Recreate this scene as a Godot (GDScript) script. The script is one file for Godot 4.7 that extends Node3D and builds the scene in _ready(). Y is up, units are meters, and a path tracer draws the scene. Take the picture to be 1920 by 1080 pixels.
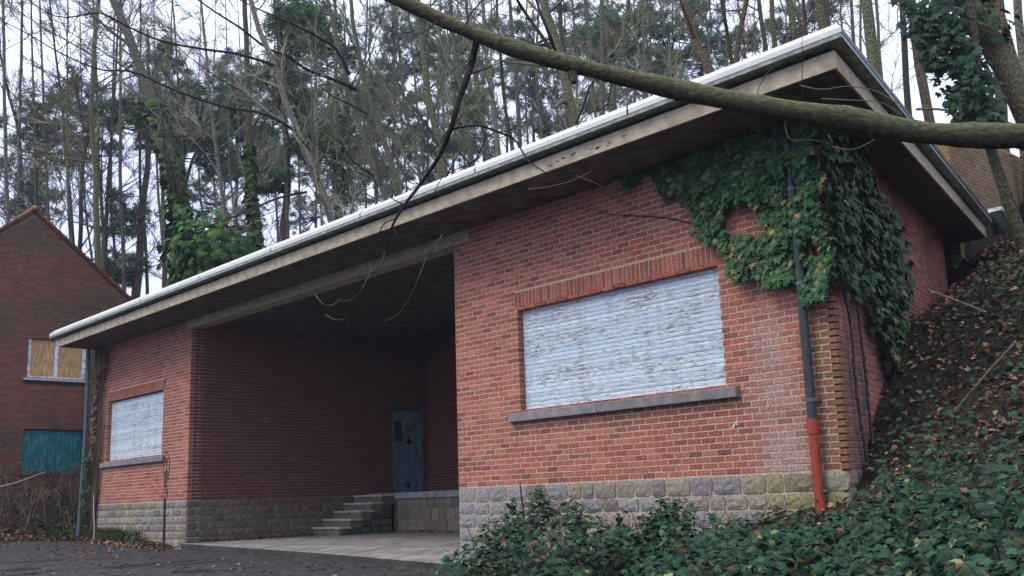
extends Node3D
# A disused brick hall under a wooded bank. The camera, sky, sun and exposure come first, then ground, buildings, trees and small things.

const CAM_POS := Vector3(12.315, 0.0, 10.032)
const FOCAL := 1959.2
var cam_basis: Basis
var rng := RandomNumberGenerator.new()
var names := {}
var mats := {}
var noise := FastNoiseLite.new()

# ---------------------------------------------------------------- mesh builder
class MB:
	var v := PackedVector3Array()
	var n := PackedVector3Array()
	var c := PackedColorArray()
	var idx := PackedInt32Array()
	var col := Color.WHITE
	func tri(a: Vector3, b: Vector3, d: Vector3, out: Vector3) -> void:
		var nn := (b - a).cross(d - a)
		if nn.dot(out) > 0.0:
			var t := b
			b = d
			d = t
		else:
			nn = -nn
		nn = nn.normalized()
		var k := v.size()
		v.append(a); v.append(b); v.append(d)
		for i in 3:
			n.append(nn); c.append(col); idx.append(k + i)
	func quad(a: Vector3, b: Vector3, d: Vector3, e: Vector3, out: Vector3) -> void:
		tri(a, b, d, out)
		tri(a, d, e, out)
	func box(lo: Vector3, hi: Vector3, t := Transform3D.IDENTITY) -> void:
		var p: Array[Vector3] = []
		for i in 8:
			p.append(t * Vector3(hi.x if i & 1 else lo.x, hi.y if i & 2 else lo.y, hi.z if i & 4 else lo.z))
		var b := t.basis
		quad(p[0], p[2], p[6], p[4], -b.x)
		quad(p[1], p[5], p[7], p[3], b.x)
		quad(p[0], p[4], p[5], p[1], -b.y)
		quad(p[2], p[3], p[7], p[6], b.y)
		quad(p[0], p[1], p[3], p[2], -b.z)
		quad(p[4], p[6], p[7], p[5], b.z)
	# a box whose edges towards +z are chamfered by r
	func bevel(lo: Vector3, hi: Vector3, r: float, t := Transform3D.IDENTITY) -> void:
		var b := t.basis
		var o := [Vector3(lo.x, lo.y, 0), Vector3(hi.x, lo.y, 0), Vector3(hi.x, hi.y, 0), Vector3(lo.x, hi.y, 0)]
		var inn := [Vector3(lo.x + r, lo.y + r, 0), Vector3(hi.x - r, lo.y + r, 0), Vector3(hi.x - r, hi.y - r, 0), Vector3(lo.x + r, hi.y - r, 0)]
		var dirs := [-b.y, b.x, b.y, -b.x]
		var zf := Vector3(0, 0, hi.z)
		var zm := Vector3(0, 0, hi.z - r)
		var zb := Vector3(0, 0, lo.z)
		quad(t * (inn[0] + zf), t * (inn[1] + zf), t * (inn[2] + zf), t * (inn[3] + zf), b.z)
		for i in 4:
			var j := (i + 1) % 4
			quad(t * (o[i] + zm), t * (o[j] + zm), t * (inn[j] + zf), t * (inn[i] + zf), dirs[i] + b.z)
			quad(t * (o[i] + zb), t * (o[j] + zb), t * (o[j] + zm), t * (o[i] + zm), dirs[i])
	func vert(p: Vector3, nn: Vector3) -> int:
		v.append(p); n.append(nn); c.append(col)
		return v.size() - 1
	func tube(pts: Array, rad: Array, sides: int, rough := 0.0, seed_ := 0, moss := Color(0, 0, 0, 0)) -> void:
		var m := pts.size()
		var base := v.size()
		var side := Vector3.ZERO
		var base_col := col
		for i in m:
			var d: Vector3 = (pts[mini(i + 1, m - 1)] - pts[maxi(i - 1, 0)]).normalized()
			if i == 0:
				side = d.cross(Vector3(0.31, 0.2, 0.93)).normalized()
				if side.length() < 0.5:
					side = d.cross(Vector3.RIGHT).normalized()
			else:
				side = (side - d * side.dot(d)).normalized()
			var up := d.cross(side)
			for k in sides:
				var a := TAU * k / sides
				var o := side * cos(a) + up * sin(a)
				var rr: float = rad[i]
				if rough > 0.0:
					var h := sin(float(i * 127 + k * 311 + seed_ * 71)) * 43758.5453
					rr *= 1.0 + rough * (h - floorf(h) - 0.5) * 2.0
				if moss.a > 0.0:
					var h2 := sin(float(i * 57 + k * 131 + seed_ * 17)) * 23421.631
					var w := clampf(o.y * 0.8 + 0.35 + 0.5 * (h2 - floorf(h2) - 0.5), 0.0, 1.0) * moss.a
					col = base_col.lerp(Color(moss.r, moss.g, moss.b), w)
				vert(pts[i] + o * rr, o)
		for i in m - 1:
			for k in sides:
				var a0 := base + i * sides + k
				var a1 := base + i * sides + (k + 1) % sides
				idx.append_array(PackedInt32Array([a0, a0 + sides, a1, a1, a0 + sides, a1 + sides]))
		col = base_col
		# caps
		for e in [0, m - 1]:
			var d2: Vector3 = (pts[0] - pts[1]) if e == 0 else (pts[m - 1] - pts[m - 2])
			if rad[e] > 0.004:
				var kk := vert(pts[e] + d2.normalized() * rad[e] * 0.3, d2.normalized())
				for k in sides:
					var b0: int = base + e * sides + k
					var b1: int = base + e * sides + (k + 1) % sides
					if e == 0:
						idx.append_array(PackedInt32Array([kk, b0, b1]))
					else:
						idx.append_array(PackedInt32Array([kk, b1, b0]))
	func commit() -> ArrayMesh:
		var arr := []
		arr.resize(Mesh.ARRAY_MAX)
		arr[Mesh.ARRAY_VERTEX] = v
		arr[Mesh.ARRAY_NORMAL] = n
		arr[Mesh.ARRAY_COLOR] = c
		arr[Mesh.ARRAY_INDEX] = idx
		var am := ArrayMesh.new()
		am.add_surface_from_arrays(Mesh.PRIMITIVE_TRIANGLES, arr)
		return am

# ---------------------------------------------------------------- naming, tagging
func numbered(called: String, parent: Node) -> String:
	var key := str(parent.get_instance_id()) + called
	var k: int = names.get(key, 0)
	names[key] = k + 1
	return called if k == 0 else "%s_%03d" % [called, k]

func thing(called: String, label: String, category: String, at := Vector3.ZERO, group := "") -> Node3D:
	var o := Node3D.new()
	o.name = numbered(called, self)
	o.position = at
	tag(o, label, category, group)
	add_child(o, true)
	return o

func tag(o: Node, label: String, category := "", group := "") -> void:
	if label:
		o.set_meta("label", label)
	if category:
		o.set_meta("category", category)
	if group:
		o.set_meta("group", group)

func part(called: String, mesh: Mesh, mat: Material, parent: Node, at := Transform3D.IDENTITY) -> MeshInstance3D:
	var o := MeshInstance3D.new()
	o.name = numbered(called, parent)
	o.mesh = mesh
	o.material_override = mat
	o.transform = at
	parent.add_child(o, true)
	return o

func many(called: String, mesh: Mesh, mat: Material, xf: Array, cols: Array, parent: Node) -> MultiMeshInstance3D:
	var m := MultiMesh.new()
	m.transform_format = MultiMesh.TRANSFORM_3D
	m.use_colors = true
	m.mesh = mesh
	m.instance_count = xf.size()
	for i in xf.size():
		m.set_instance_transform(i, xf[i])
		m.set_instance_color(i, cols[i])
	var o := MultiMeshInstance3D.new()
	o.name = numbered(called, parent)
	o.multimesh = m
	o.material_override = mat
	o.set_meta("kind", "stuff")
	parent.add_child(o, true)
	return o

func structure(called: String, mesh: Mesh, mat: Material) -> MeshInstance3D:
	var o := part(called, mesh, mat, self)
	o.set_meta("kind", "structure")
	return o

# a point seen at pixel (u, v) of the 1920 x 1080 photograph, at horizontal distance d
func P(u: float, vv: float, d: float) -> Vector3:
	var r := cam_basis * Vector3((u - 960.0) / FOCAL, -(vv - 540.0) / FOCAL, -1.0)
	return CAM_POS + r * (d / Vector2(r.x, r.z).length())

func rnd(a: float, b: float) -> float:
	return rng.randf_range(a, b)

func vary(c: Color, a: float) -> Color:
	var k := 1.0 + rnd(-a, a)
	return Color(c.r * k * (1.0 + rnd(-a, a) * 0.3), c.g * k, c.b * k * (1.0 + rnd(-a, a) * 0.3))

func pwl(x: float, t: Array) -> float:
	if x <= t[0][0]:
		return t[0][1]
	for i in t.size() - 1:
		if x <= t[i + 1][0]:
			return lerpf(t[i][1], t[i + 1][1], (x - t[i][0]) / (t[i + 1][0] - t[i][0]))
	return t[-1][1]

func inside(p: Vector2, poly: PackedVector2Array) -> bool:
	return Geometry2D.is_point_in_polygon(p, poly)

# ---------------------------------------------------------------- materials
func noise_tex(seed_: int, freq: float, lo: Color, hi: Color, oct := 5, contrast := 1.0, size := 512, stretch := Vector2.ONE) -> ImageTexture:
	var f := FastNoiseLite.new()
	f.seed = seed_
	f.noise_type = FastNoiseLite.TYPE_SIMPLEX_SMOOTH
	f.frequency = freq
	f.fractal_octaves = oct
	var src := f.get_seamless_image(size, size)
	src.convert(Image.FORMAT_L8)
	var data := src.get_data()
	var out := PackedByteArray()
	out.resize(size * size * 3)
	var lut := PackedByteArray()
	for i in 256:
		var t := clampf((i / 255.0 - 0.5) * contrast + 0.5, 0.0, 1.0)
		var q := lo.lerp(hi, t)
		lut.append(int(clampf(q.r, 0, 1) * 255)); lut.append(int(clampf(q.g, 0, 1) * 255)); lut.append(int(clampf(q.b, 0, 1) * 255))
	for i in size * size:
		var g := data[i] * 3
		out[i * 3] = lut[g]; out[i * 3 + 1] = lut[g + 1]; out[i * 3 + 2] = lut[g + 2]
	var im := Image.create_from_data(size, size, false, Image.FORMAT_RGB8, out)
	im.generate_mipmaps()
	return ImageTexture.create_from_image(im)

func bump_tex(seed_: int, freq: float, strength: float, size := 256, oct := 5) -> ImageTexture:
	var f := FastNoiseLite.new()
	f.seed = seed_
	f.noise_type = FastNoiseLite.TYPE_SIMPLEX_SMOOTH
	f.frequency = freq
	f.fractal_octaves = oct
	var im := f.get_seamless_image(size, size)
	im.convert(Image.FORMAT_RGBA8)
	im.bump_map_to_normal_map(strength)
	return ImageTexture.create_from_image(im)

func surf(rough: float, tex: Texture2D = null, nrm: Texture2D = null, scale := Vector3.ONE, nstr := 1.0) -> StandardMaterial3D:
	var m := StandardMaterial3D.new()
	m.roughness = rough
	m.metallic_specular = 0.35
	m.vertex_color_use_as_albedo = true
	if tex or nrm:
		m.uv1_triplanar = true
		m.uv1_world_triplanar = true
		m.uv1_scale = scale
	if tex:
		m.albedo_texture = tex
	if nrm:
		m.normal_enabled = true
		m.normal_texture = nrm
		m.normal_scale = nstr
	return m

# the same surface with one linear colour of its own
func tinted(base: StandardMaterial3D, c: Color) -> StandardMaterial3D:
	var q := Color(snappedf(c.r, 0.02) + 0.005, snappedf(c.g, 0.012) + 0.003, snappedf(c.b, 0.012) + 0.003)
	var key := str(base.get_instance_id()) + q.to_html()
	if not mats.has(key):
		var m: StandardMaterial3D = base.duplicate()
		m.vertex_color_use_as_albedo = false
		m.albedo_color = q.linear_to_srgb()
		mats[key] = m
	return mats[key]

var M := {}

func make_materials() -> void:
	var grain := noise_tex(3, 0.02, Color(0.72, 0.7, 0.68), Color(1, 1, 1), 6, 1.6)
	var fine := bump_tex(5, 0.05, 3.0)
	M.brick = surf(0.9, grain, fine, Vector3(3.1, 3.1, 3.1), 0.5)
	M.mortar = surf(0.95, noise_tex(9, 0.03, Color(0.74, 0.72, 0.7), Color(1, 1, 1), 5, 1.6), fine, Vector3(2, 2, 2), 0.8)
	M.stone = surf(0.88, noise_tex(11, 0.025, Color(0.74, 0.74, 0.72), Color(1, 1, 1), 6, 1.7), bump_tex(6, 0.02, 4.0), Vector3(1.5, 1.5, 1.5), 0.5)
	M.concrete = surf(0.9, noise_tex(14, 0.016, Color(0.84, 0.83, 0.8), Color(1, 1, 0.99), 7, 1.5), fine, Vector3(0.5, 0.5, 0.5), 0.4)
	M.soffit = surf(0.92, noise_tex(15, 0.012, Color(0.7, 0.69, 0.66), Color(1, 1, 1), 6, 1.9), fine, Vector3(0.4, 0.4, 0.4), 0.4)
	M.paving = surf(0.85, noise_tex(16, 0.011, Color(0.78, 0.76, 0.75), Color(1, 1, 1), 6, 1.9), fine, Vector3(0.3, 0.3, 0.3), 0.5)
	M.asphalt = surf(0.75, noise_tex(17, 0.02, Color(0.6, 0.6, 0.61), Color(1, 1, 1), 7, 1.8), bump_tex(18, 0.09, 4.0), Vector3(0.4, 0.4, 0.4), 0.5)
	M.soil = surf(0.95, noise_tex(19, 0.03, Color(0.45, 0.4, 0.36), Color(1, 1, 1), 6, 2.0), bump_tex(20, 0.05, 6.0), Vector3(0.7, 0.7, 0.7), 1.0)
	M.metal = surf(0.45, noise_tex(21, 0.015, Color(0.72, 0.74, 0.76), Color(1, 1, 1), 5, 1.8), null, Vector3(0.7, 0.7, 0.7))
	M.pipe = surf(0.35, noise_tex(22, 0.02, Color(0.84, 0.83, 0.82), Color(1, 1, 1), 5, 1.8), null, Vector3(1.2, 0.6, 1.2))
	M.slat = surf(0.7, slat_tex(), bump_tex(24, 0.04, 4.0), Vector3(0.25, 0.6, 0.25), 0.25)
	M.slat.uv1_offset = Vector3(-0.345, -0.7, 0)
	M.edge = surf(0.5, noise_tex(33, 0.01, Color(0.9, 0.9, 0.9), Color(1, 1, 1), 3, 1.0), null, Vector3(0.3, 0.3, 0.3))
	M.board = surf(0.8, noise_tex(25, 0.02, Color(0.78, 0.74, 0.68), Color(1, 1, 1), 6, 1.5), null, Vector3(1.6, 0.25, 1.6))
	M.door = surf(0.55, noise_tex(26, 0.02, Color(0.72, 0.73, 0.73), Color(1, 1, 1), 6, 1.8), null, Vector3(0.7, 0.2, 0.7))
	M.bark = surf(0.95, noise_tex(27, 0.03, Color(0.5, 0.5, 0.5), Color(1, 1, 1), 6, 2.2), bump_tex(28, 0.05, 9.0), Vector3(2.2, 0.7, 2.2), 1.0)
	M.moss_bark = surf(0.95, noise_tex(29, 0.02, Color(0.62, 0.63, 0.58), Color(1, 1, 1), 6, 1.8), bump_tex(30, 0.04, 7.0), Vector3(2.2, 3.4, 2.2), 0.9)
	M.twig = surf(0.9)
	M.leaf = surf(0.6)
	M.leaf.metallic_specular = 0.2
	M.leaf.backlight_enabled = true
	M.leaf.backlight = Color(0.12, 0.2, 0.06)
	M.ivy = surf(0.5)
	M.ivy.metallic_specular = 0.22
	M.dry = surf(0.85)
	M.needle = surf(0.7)
	M.tile = surf(0.8, noise_tex(31, 0.03, Color(0.5, 0.48, 0.46), Color(1, 1, 1), 6, 2.0), fine, Vector3(1.5, 1.5, 1.5), 0.8)

# flaking white paint on shutter slats: short horizontal dark flakes
func slat_tex() -> ImageTexture:
	var a := FastNoiseLite.new()
	a.seed = 41
	a.frequency = 1.0
	a.fractal_octaves = 4
	var w := 1024
	var h := 512
	var im := Image.create(w, h, false, Image.FORMAT_RGB8)
	for y in h:
		var ym := y / float(h) * 1.67
		var band := a.get_noise_2d(3.3, ym * 9.0)
		for x in w:
			var xm := x / float(w) * 4.0
			var n0 := a.get_noise_2d(xm * 0.9 + 50.0, ym * 3.0)
			var n1 := a.get_noise_2d(xm * 5.0, ym * 34.0)
			var n2 := a.get_noise_2d(xm * 11.0 + 90.0, ym * 60.0)
			var col := Color(0.84, 0.91, 0.97).lerp(Color(0.95, 0.97, 0.98), clampf(band * 1.5 + n0 + 0.45, 0, 1))
			col = col.lerp(Color(0.70, 0.75, 0.80), smoothstep(-0.1, 0.35, n1 + n0 * 0.4) * 0.55)
			col = col.lerp(Color(0.58, 0.61, 0.64), smoothstep(0.16, 0.42, n2 + n0 * 0.4 + n1 * 0.3) * 0.62)
			col = col.lerp(Color(0.36, 0.36, 0.36), smoothstep(0.42, 0.58, n1 + n0 * 0.4) * 0.7)
			im.set_pixel(x, y, col)
	im.generate_mipmaps()
	return ImageTexture.create_from_image(im)

# ---------------------------------------------------------------- small shared meshes
func brick_mesh() -> ArrayMesh:
	var m := MB.new()
	m.bevel(Vector3(-0.1, -0.0295, -0.09), Vector3(0.1, 0.0295, 0.0), 0.003)
	return m.commit()

func stone_mesh(seed_: int) -> ArrayMesh:
	var m := MB.new()
	var r := RandomNumberGenerator.new()
	r.seed = seed_
	var nx := 5
	var ny := 4
	var pts := []
	for j in ny + 1:
		var row := []
		for i in nx + 1:
			var x := i / float(nx) - 0.5
			var y := j / float(ny) - 0.5
			var edge := i == 0 or j == 0 or i == nx or j == ny
			var corner: bool = (i == 0 or i == nx) and (j == 0 or j == ny)
			var z := 0.0 if edge else 0.012 + r.randf_range(-0.006, 0.01)
			var q := Vector3(x, y, z)
			if edge:
				q.x += r.randf_range(-0.022, 0.022)
				q.y += r.randf_range(-0.03, 0.03)
				if corner:
					q *= Vector3(0.94, 0.92, 1.0)
			row.append(q)
		pts.append(row)
	for j in ny:
		for i in nx:
			m.quad(pts[j][i], pts[j][i + 1], pts[j + 1][i + 1], pts[j + 1][i], Vector3(0, 0, 1))
	var rim := []
	for i in nx: rim.append(pts[0][i])
	for j in ny: rim.append(pts[j][nx])
	for i in nx: rim.append(pts[ny][nx - i])
	for j in ny: rim.append(pts[ny - j][0])
	for i in rim.size():
		var p: Vector3 = rim[i]
		var q2: Vector3 = rim[(i + 1) % rim.size()]
		m.quad(p, q2, q2 - Vector3(0, 0, 0.07), p - Vector3(0, 0, 0.07), Vector3(p.x + q2.x, p.y + q2.y, 0))
	return m.commit()

func fan_leaf(outline: Array, lift: float) -> ArrayMesh:
	var m := MB.new()
	var cen := Vector3(0, 0.42, lift)
	for i in outline.size():
		var a: Vector3 = outline[i]
		var b: Vector3 = outline[(i + 1) % outline.size()]
		m.tri(cen, a, b, Vector3(0, 0, 1))
	return m.commit()

func ivy_leaf() -> ArrayMesh:
	return fan_leaf([Vector3(0, 0.06, 0), Vector3(0.24, -0.04, -0.05), Vector3(0.5, 0.2, -0.1), Vector3(0.3, 0.4, 0), Vector3(0.46, 0.66, -0.08), Vector3(0.17, 0.68, 0), Vector3(0, 1.0, -0.14), Vector3(-0.17, 0.68, 0), Vector3(-0.46, 0.66, -0.08), Vector3(-0.3, 0.4, 0), Vector3(-0.5, 0.2, -0.1), Vector3(-0.24, -0.04, -0.05)], 0.07)

func oval_leaf(curl: float) -> ArrayMesh:
	var m := MB.new()
	var prev_l := Vector3.ZERO
	var prev_m := Vector3.ZERO
	var prev_r := Vector3.ZERO
	var w := [0.0, 0.26, 0.36, 0.33, 0.2, 0.0]
	for i in 6:
		var y := i / 5.0
		var z := -curl * y * y
		var mid := Vector3(0, y, z)
		var l := Vector3(-w[i], y - 0.03, z + 0.1 * w[i] / 0.36)
		var r := Vector3(w[i], y - 0.03, z + 0.1 * w[i] / 0.36)
		if i > 0:
			m.quad(prev_m, mid, l, prev_l, Vector3(0, 0, 1))
			m.quad(prev_m, prev_r, r, mid, Vector3(0, 0, 1))
		prev_l = l; prev_m = mid; prev_r = r
	return m.commit()

func needle_tuft(seed_: int) -> ArrayMesh:
	var r := RandomNumberGenerator.new()
	r.seed = seed_
	var m := MB.new()
	for i in 26:
		var d := Vector3(r.randf_range(-1, 1), r.randf_range(-0.35, 1.0), r.randf_range(-1, 1)).normalized()
		var s := d.cross(Vector3(r.randf_range(-1, 1), r.randf_range(-1, 1), r.randf_range(-1, 1))).normalized() * 0.05
		var st := d * r.randf_range(0.0, 0.25)
		var e := d * r.randf_range(0.6, 1.0)
		m.col = Color.WHITE * r.randf_range(0.7, 1.2)
		m.tri(st - s, st + s, e, d.cross(s))
	return m.commit()

func twig_spray(seed_: int, droop := 0.0) -> ArrayMesh:
	var r := RandomNumberGenerator.new()
	r.seed = seed_
	var m := MB.new()
	var axis := []
	var p := Vector3.ZERO
	var d := Vector3(0, 1, 0)
	for i in 7:
		axis.append(p)
		d = (d + Vector3(r.randf_range(-1, 1), r.randf_range(-0.5, 0.5), r.randf_range(-1, 1)) * 0.22).normalized()
		p += d / 6.0
	m.tube(axis, [0.011, 0.01, 0.009, 0.008, 0.006, 0.004, 0.002], 3)
	for i in 13:
		var t := r.randf_range(0.12, 0.98) * 6.0
		var a: Vector3 = axis[int(t)].lerp(axis[mini(int(t) + 1, 6)], t - int(t))
		var dd := (Vector3(r.randf_range(-1, 1), 0.9, r.randf_range(-1, 1))).normalized()
		var l := r.randf_range(0.18, 0.5) * (1.15 - t / 8.0)
		var b := a + dd * l * 0.5
		var dd2 := (dd + Vector3(r.randf_range(-0.4, 0.4), 0.35 - droop, r.randf_range(-0.4, 0.4))).normalized()
		var e := b + dd2 * l * 0.5
		m.tube([a, b, e], [0.0055, 0.004, 0.0018], 3)
		for k in 2:
			var f := a.lerp(b, r.randf()) if k == 0 else b.lerp(e, r.randf_range(0.0, 0.6))
			m.tube([f, f + (dd + Vector3(r.randf_range(-1, 1), 0.2, r.randf_range(-1, 1)) * 0.9).normalized() * l * 0.45], [0.0032, 0.0015], 3)
	return m.commit()

func grass_tuft(seed_: int) -> ArrayMesh:
	var r := RandomNumberGenerator.new()
	r.seed = seed_
	var m := MB.new()
	for i in 12:
		var a := r.randf() * TAU
		var o := Vector3(cos(a), 0, sin(a))
		var s := Vector3(-sin(a), 0, cos(a)) * 0.018
		var b := o * r.randf_range(0.0, 0.1)
		var mid := b + o * 0.12 + Vector3(0, r.randf_range(0.35, 0.6), 0)
		var e := mid + o * r.randf_range(0.15, 0.4) + Vector3(0, r.randf_range(0.0, 0.35), 0)
		m.quad(b - s, b + s, mid + s * 0.8, mid - s * 0.8, o)
		m.tri(mid - s * 0.8, mid + s * 0.8, e, o)
	return m.commit()

var B := {}

func basis_facing(nrm: Vector3, spin: float, s: float) -> Basis:
	var z := nrm.normalized()
	var x := Vector3.UP.cross(z)
	if x.length() < 0.05:
		x = Vector3.RIGHT
	x = x.normalized()
	var y := z.cross(x)
	var b := Basis(x, y, z).rotated(z, spin)
	return b.scaled(Vector3.ONE * s) if false else Basis(b.x * s, b.y * s, b.z * s)

# ---------------------------------------------------------------- terrain
const SIDE_DIR := Vector3(-0.2607, 0, -0.9654)      # along the splayed right side wall, away from the camera
const SIDE_OUT := Vector3(0.9654, 0, -0.2607)       # out of that wall

func bank_line(z: float) -> float:
	return pwl(z, [[-60.0, 8.0], [-20.0, 7.3], [-14.0, 7.0], [-12.0, 6.2], [-10.5, 4.7], [-8.5, 4.0], [-7.1, 3.6], [-5.2, 2.95], [-3.5, 2.3], [-1.75, 1.15], [-1.3, 0.8], [-0.5, 0.15], [0.3, -0.3], [1.6, -0.55], [3.2, -0.75], [6.0, -1.05], [12.0, -1.7], [30.0, -3.2]])

func drive_y(x: float, z: float) -> float:
	return -0.78 - 0.08 * maxf(z, -3.0) + 0.028 * clampf(-x - 9.5, 0.0, 20.0) + 0.1 * clampf(-x - 14.6, 0.0, 6.0)

func ground_y(x: float, z: float) -> float:
	var drive := drive_y(x, z)
	var u := (x - 6.45) * SIDE_OUT.x + z * SIDE_OUT.z          # metres out from the side wall
	var bank := bank_line(z) + 0.13 * clampf(u, -2.0, 14.0)
	if z >= 0.0:
		bank = lerpf(drive, bank, smoothstep(1.0, 6.6, x - 0.3 * z))
	# the wooded hill behind
	var hill := pwl(-z, [[6.0, -0.6], [9.0, 1.0], [14.0, 2.6], [24.0, 4.2], [60.0, 6.0], [140.0, 12.0]])
	var right := smoothstep(-9.0, 4.0, x)
	var y: float
	if z < 0.0:
		var left := drive + 0.05 if x < -16.0 else drive
		y = lerpf(lerpf(left, hill, smoothstep(-7.2, -10.0, z)), bank, right if z < -7.0 else smoothstep(2.0, 6.0, x))
	else:
		y = bank
	if z < -7.9 and x < 4.44:
		y = lerpf(y, maxf(y, 6.3), smoothstep(4.40, 4.25, x) * smoothstep(-4.0, 2.0, x))
	# clear of the hall's open porch
	var porch := smoothstep(-9.9, -9.4, x) * smoothstep(1.5, 0.4, x) * smoothstep(-7.2, -6.6, z) * smoothstep(0.6, 0.0, z)
	y = lerpf(y, minf(y, -0.95), porch)
	if x < -14.2:
		y += 0.4 * smoothstep(verge_z(x) + 0.05, verge_z(x) - 1.9, z) * smoothstep(-14.2, -15.2, x)
	elif x < -9.6:
		y += 0.2 * smoothstep(verge_z(x), verge_z(x) - 0.3, z) * smoothstep(-10.0, -13.8, x) * smoothstep(-0.4, 0.0, z)
	if z >= 0.0 and z < 3.0 and x < 2.0 and x > -10.0:
		y -= 0.03
	return y

func ground_noise(x: float, z: float) -> float:
	return noise.get_noise_2d(x * 9.0, z * 9.0) * 0.06

func verge_z(x: float) -> float:      # edge of the asphalt on the left, in front of wing and house
	return pwl(x, [[-60.0, 40.0], [-20.0, 6.3], [-16.0, 1.75], [-14.5, 0.2], [-10.2, 0.35], [-9.2, 0.12], [-9.0, -3.0], [2.0, -3.0], [2.1, -3.0], [20.0, -3.0]])

func make_ground() -> void:
	var xs := []
	var zs := []
	for x in [-260.0, -160.0, -100.0, -70.0, -50.0, -40.0]: xs.append(x)
	var q := -34.0
	while q < -15.0:
		xs.append(q); q += 0.75
	while q < 16.0:
		xs.append(q); q += 0.25
	for x in [18.0, 21.0, 26.0, 34.0, 50.0, 80.0, 140.0, 260.0]: xs.append(x)
	for z in [-260.0, -180.0, -120.0, -90.0, -70.0, -55.0, -45.0, -38.0, -32.0, -27.0, -23.0, -20.0, -17.5, -15.5, -14.0]: zs.append(z)
	q = -13.0
	while q < 13.0:
		zs.append(q); q += 0.25
	for z in [14.0, 16.0, 20.0, 28.0, 40.0, 80.0, 200.0]: zs.append(z)
	var m := MB.new()
	var brown := Color(0.042, 0.028, 0.019)
	for z in zs:
		for x in xs:
			var on_drive: bool = x < 3.5 and z > verge_z(x)
			var y := ground_y(x, z) + (0.0 if on_drive or (x > -10.0 and x < 1.0 and z > -7.0) else ground_noise(x, z) + 0.02)
			var g := noise.get_noise_2d(x * 3.0 + 40.0, z * 3.0)
			m.col = brown.lerp(Color(0.035, 0.04, 0.018), clampf(g * 1.5 + 0.3, 0, 1)) * (0.9 + 0.3 * g)
			m.vert(Vector3(x, y, z), Vector3.UP)
	var w := xs.size()
	for j in zs.size() - 1:
		for i in w - 1:
			var a := j * w + i
			m.idx.append_array(PackedInt32Array([a, a + 1, a + w, a + 1, a + w + 1, a + w]))
	smooth(m)
	structure("ground", m.commit(), M.soil)
	# asphalt drive, a sheet just above the ground
	m = MB.new()
	var dx := []
	q = -70.0
	while q < -24.0:
		dx.append(q); q += 4.0
	while q < 4.4:
		dx.append(q); q += 0.4
	for x in dx:
		var z0: float = verge_z(x) + 0.12 * noise.get_noise_1d(x * 30.0) if x < -9.0 else -0.4
		var z1 := 24.0
		for k in 22:
			var t := k / 21.0
			var z := lerpf(z0, maxf(z1, z0 + 1.0), t * t)
			m.col = Color(0.062, 0.062, 0.066)
			var y := ground_y(x, z) + 0.006
			if x > 1.5:
				y -= 0.05 * smoothstep(1.5, 4.0, x)
			if z < 0.6 and x > -10.0:
				y = drive_y(x, z) - 0.024
			m.vert(Vector3(x, y, z), Vector3.UP)
	for i in dx.size() - 1:
		for k in 21:
			var a := i * 22 + k
			m.idx.append_array(PackedInt32Array([a, a + 22, a + 1, a + 1, a + 22, a + 23]))
	smooth(m)
	structure("driveway", m.commit(), M.asphalt)
	# irregular damp patches on the asphalt
	m = MB.new()
	for s in [[-6.9, 2.1, 1.5, 0.2], [-5.6, 1.75, 0.7, 0.12], [-7.6, 2.9, 1.3, 0.16], [-3.6, 2.1, 0.7, 0.1], [-10.4, 2.3, 1.2, 0.14], [-8.6, 4.0, 0.9, 0.2], [-4.6, 2.6, 0.9, 0.13]]:
		var prev := Vector3.ZERO
		var first := Vector3.ZERO
		var cen := Vector3(s[0], -0.78 - 0.08 * s[1] - 0.02, s[1])
		m.col = Color(0.028, 0.028, 0.032)
		for k in 41:
			var a := TAU * (k % 40) / 40.0
			var rr := 1.0 + 0.75 * noise.get_noise_2d(cos(a) * 60.0 + s[0] * 50.0, sin(a) * 60.0)
			var x: float = s[0] + (cos(a) * s[2] * 0.75 + sin(a) * s[3] * 0.2) * rr
			var z: float = s[1] + (sin(a) * s[3] - cos(a) * s[2] * 0.62) * rr
			var p := Vector3(x, ground_y(x, z) + 0.012, z)
			cen.y = ground_y(s[0], s[1]) + 0.012
			if k > 0:
				m.tri(cen, prev, p, Vector3.UP)
			prev = p
	var damp: StandardMaterial3D = M.asphalt.duplicate()
	damp.roughness = 0.8
	structure("damp_patch", m.commit(), damp)

func smooth(m: MB) -> void:
	var acc := PackedVector3Array()
	acc.resize(m.v.size())
	for t in range(0, m.idx.size(), 3):
		var a := m.idx[t]
		var b := m.idx[t + 1]
		var d := m.idx[t + 2]
		var nn := (m.v[d] - m.v[a]).cross(m.v[b] - m.v[a])
		acc[a] += nn; acc[b] += nn; acc[d] += nn
	for i in acc.size():
		m.n[i] = acc[i].normalized()

# ---------------------------------------------------------------- brickwork
var brick: ArrayMesh
var stones := []
const COURSE := 0.0744

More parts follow.
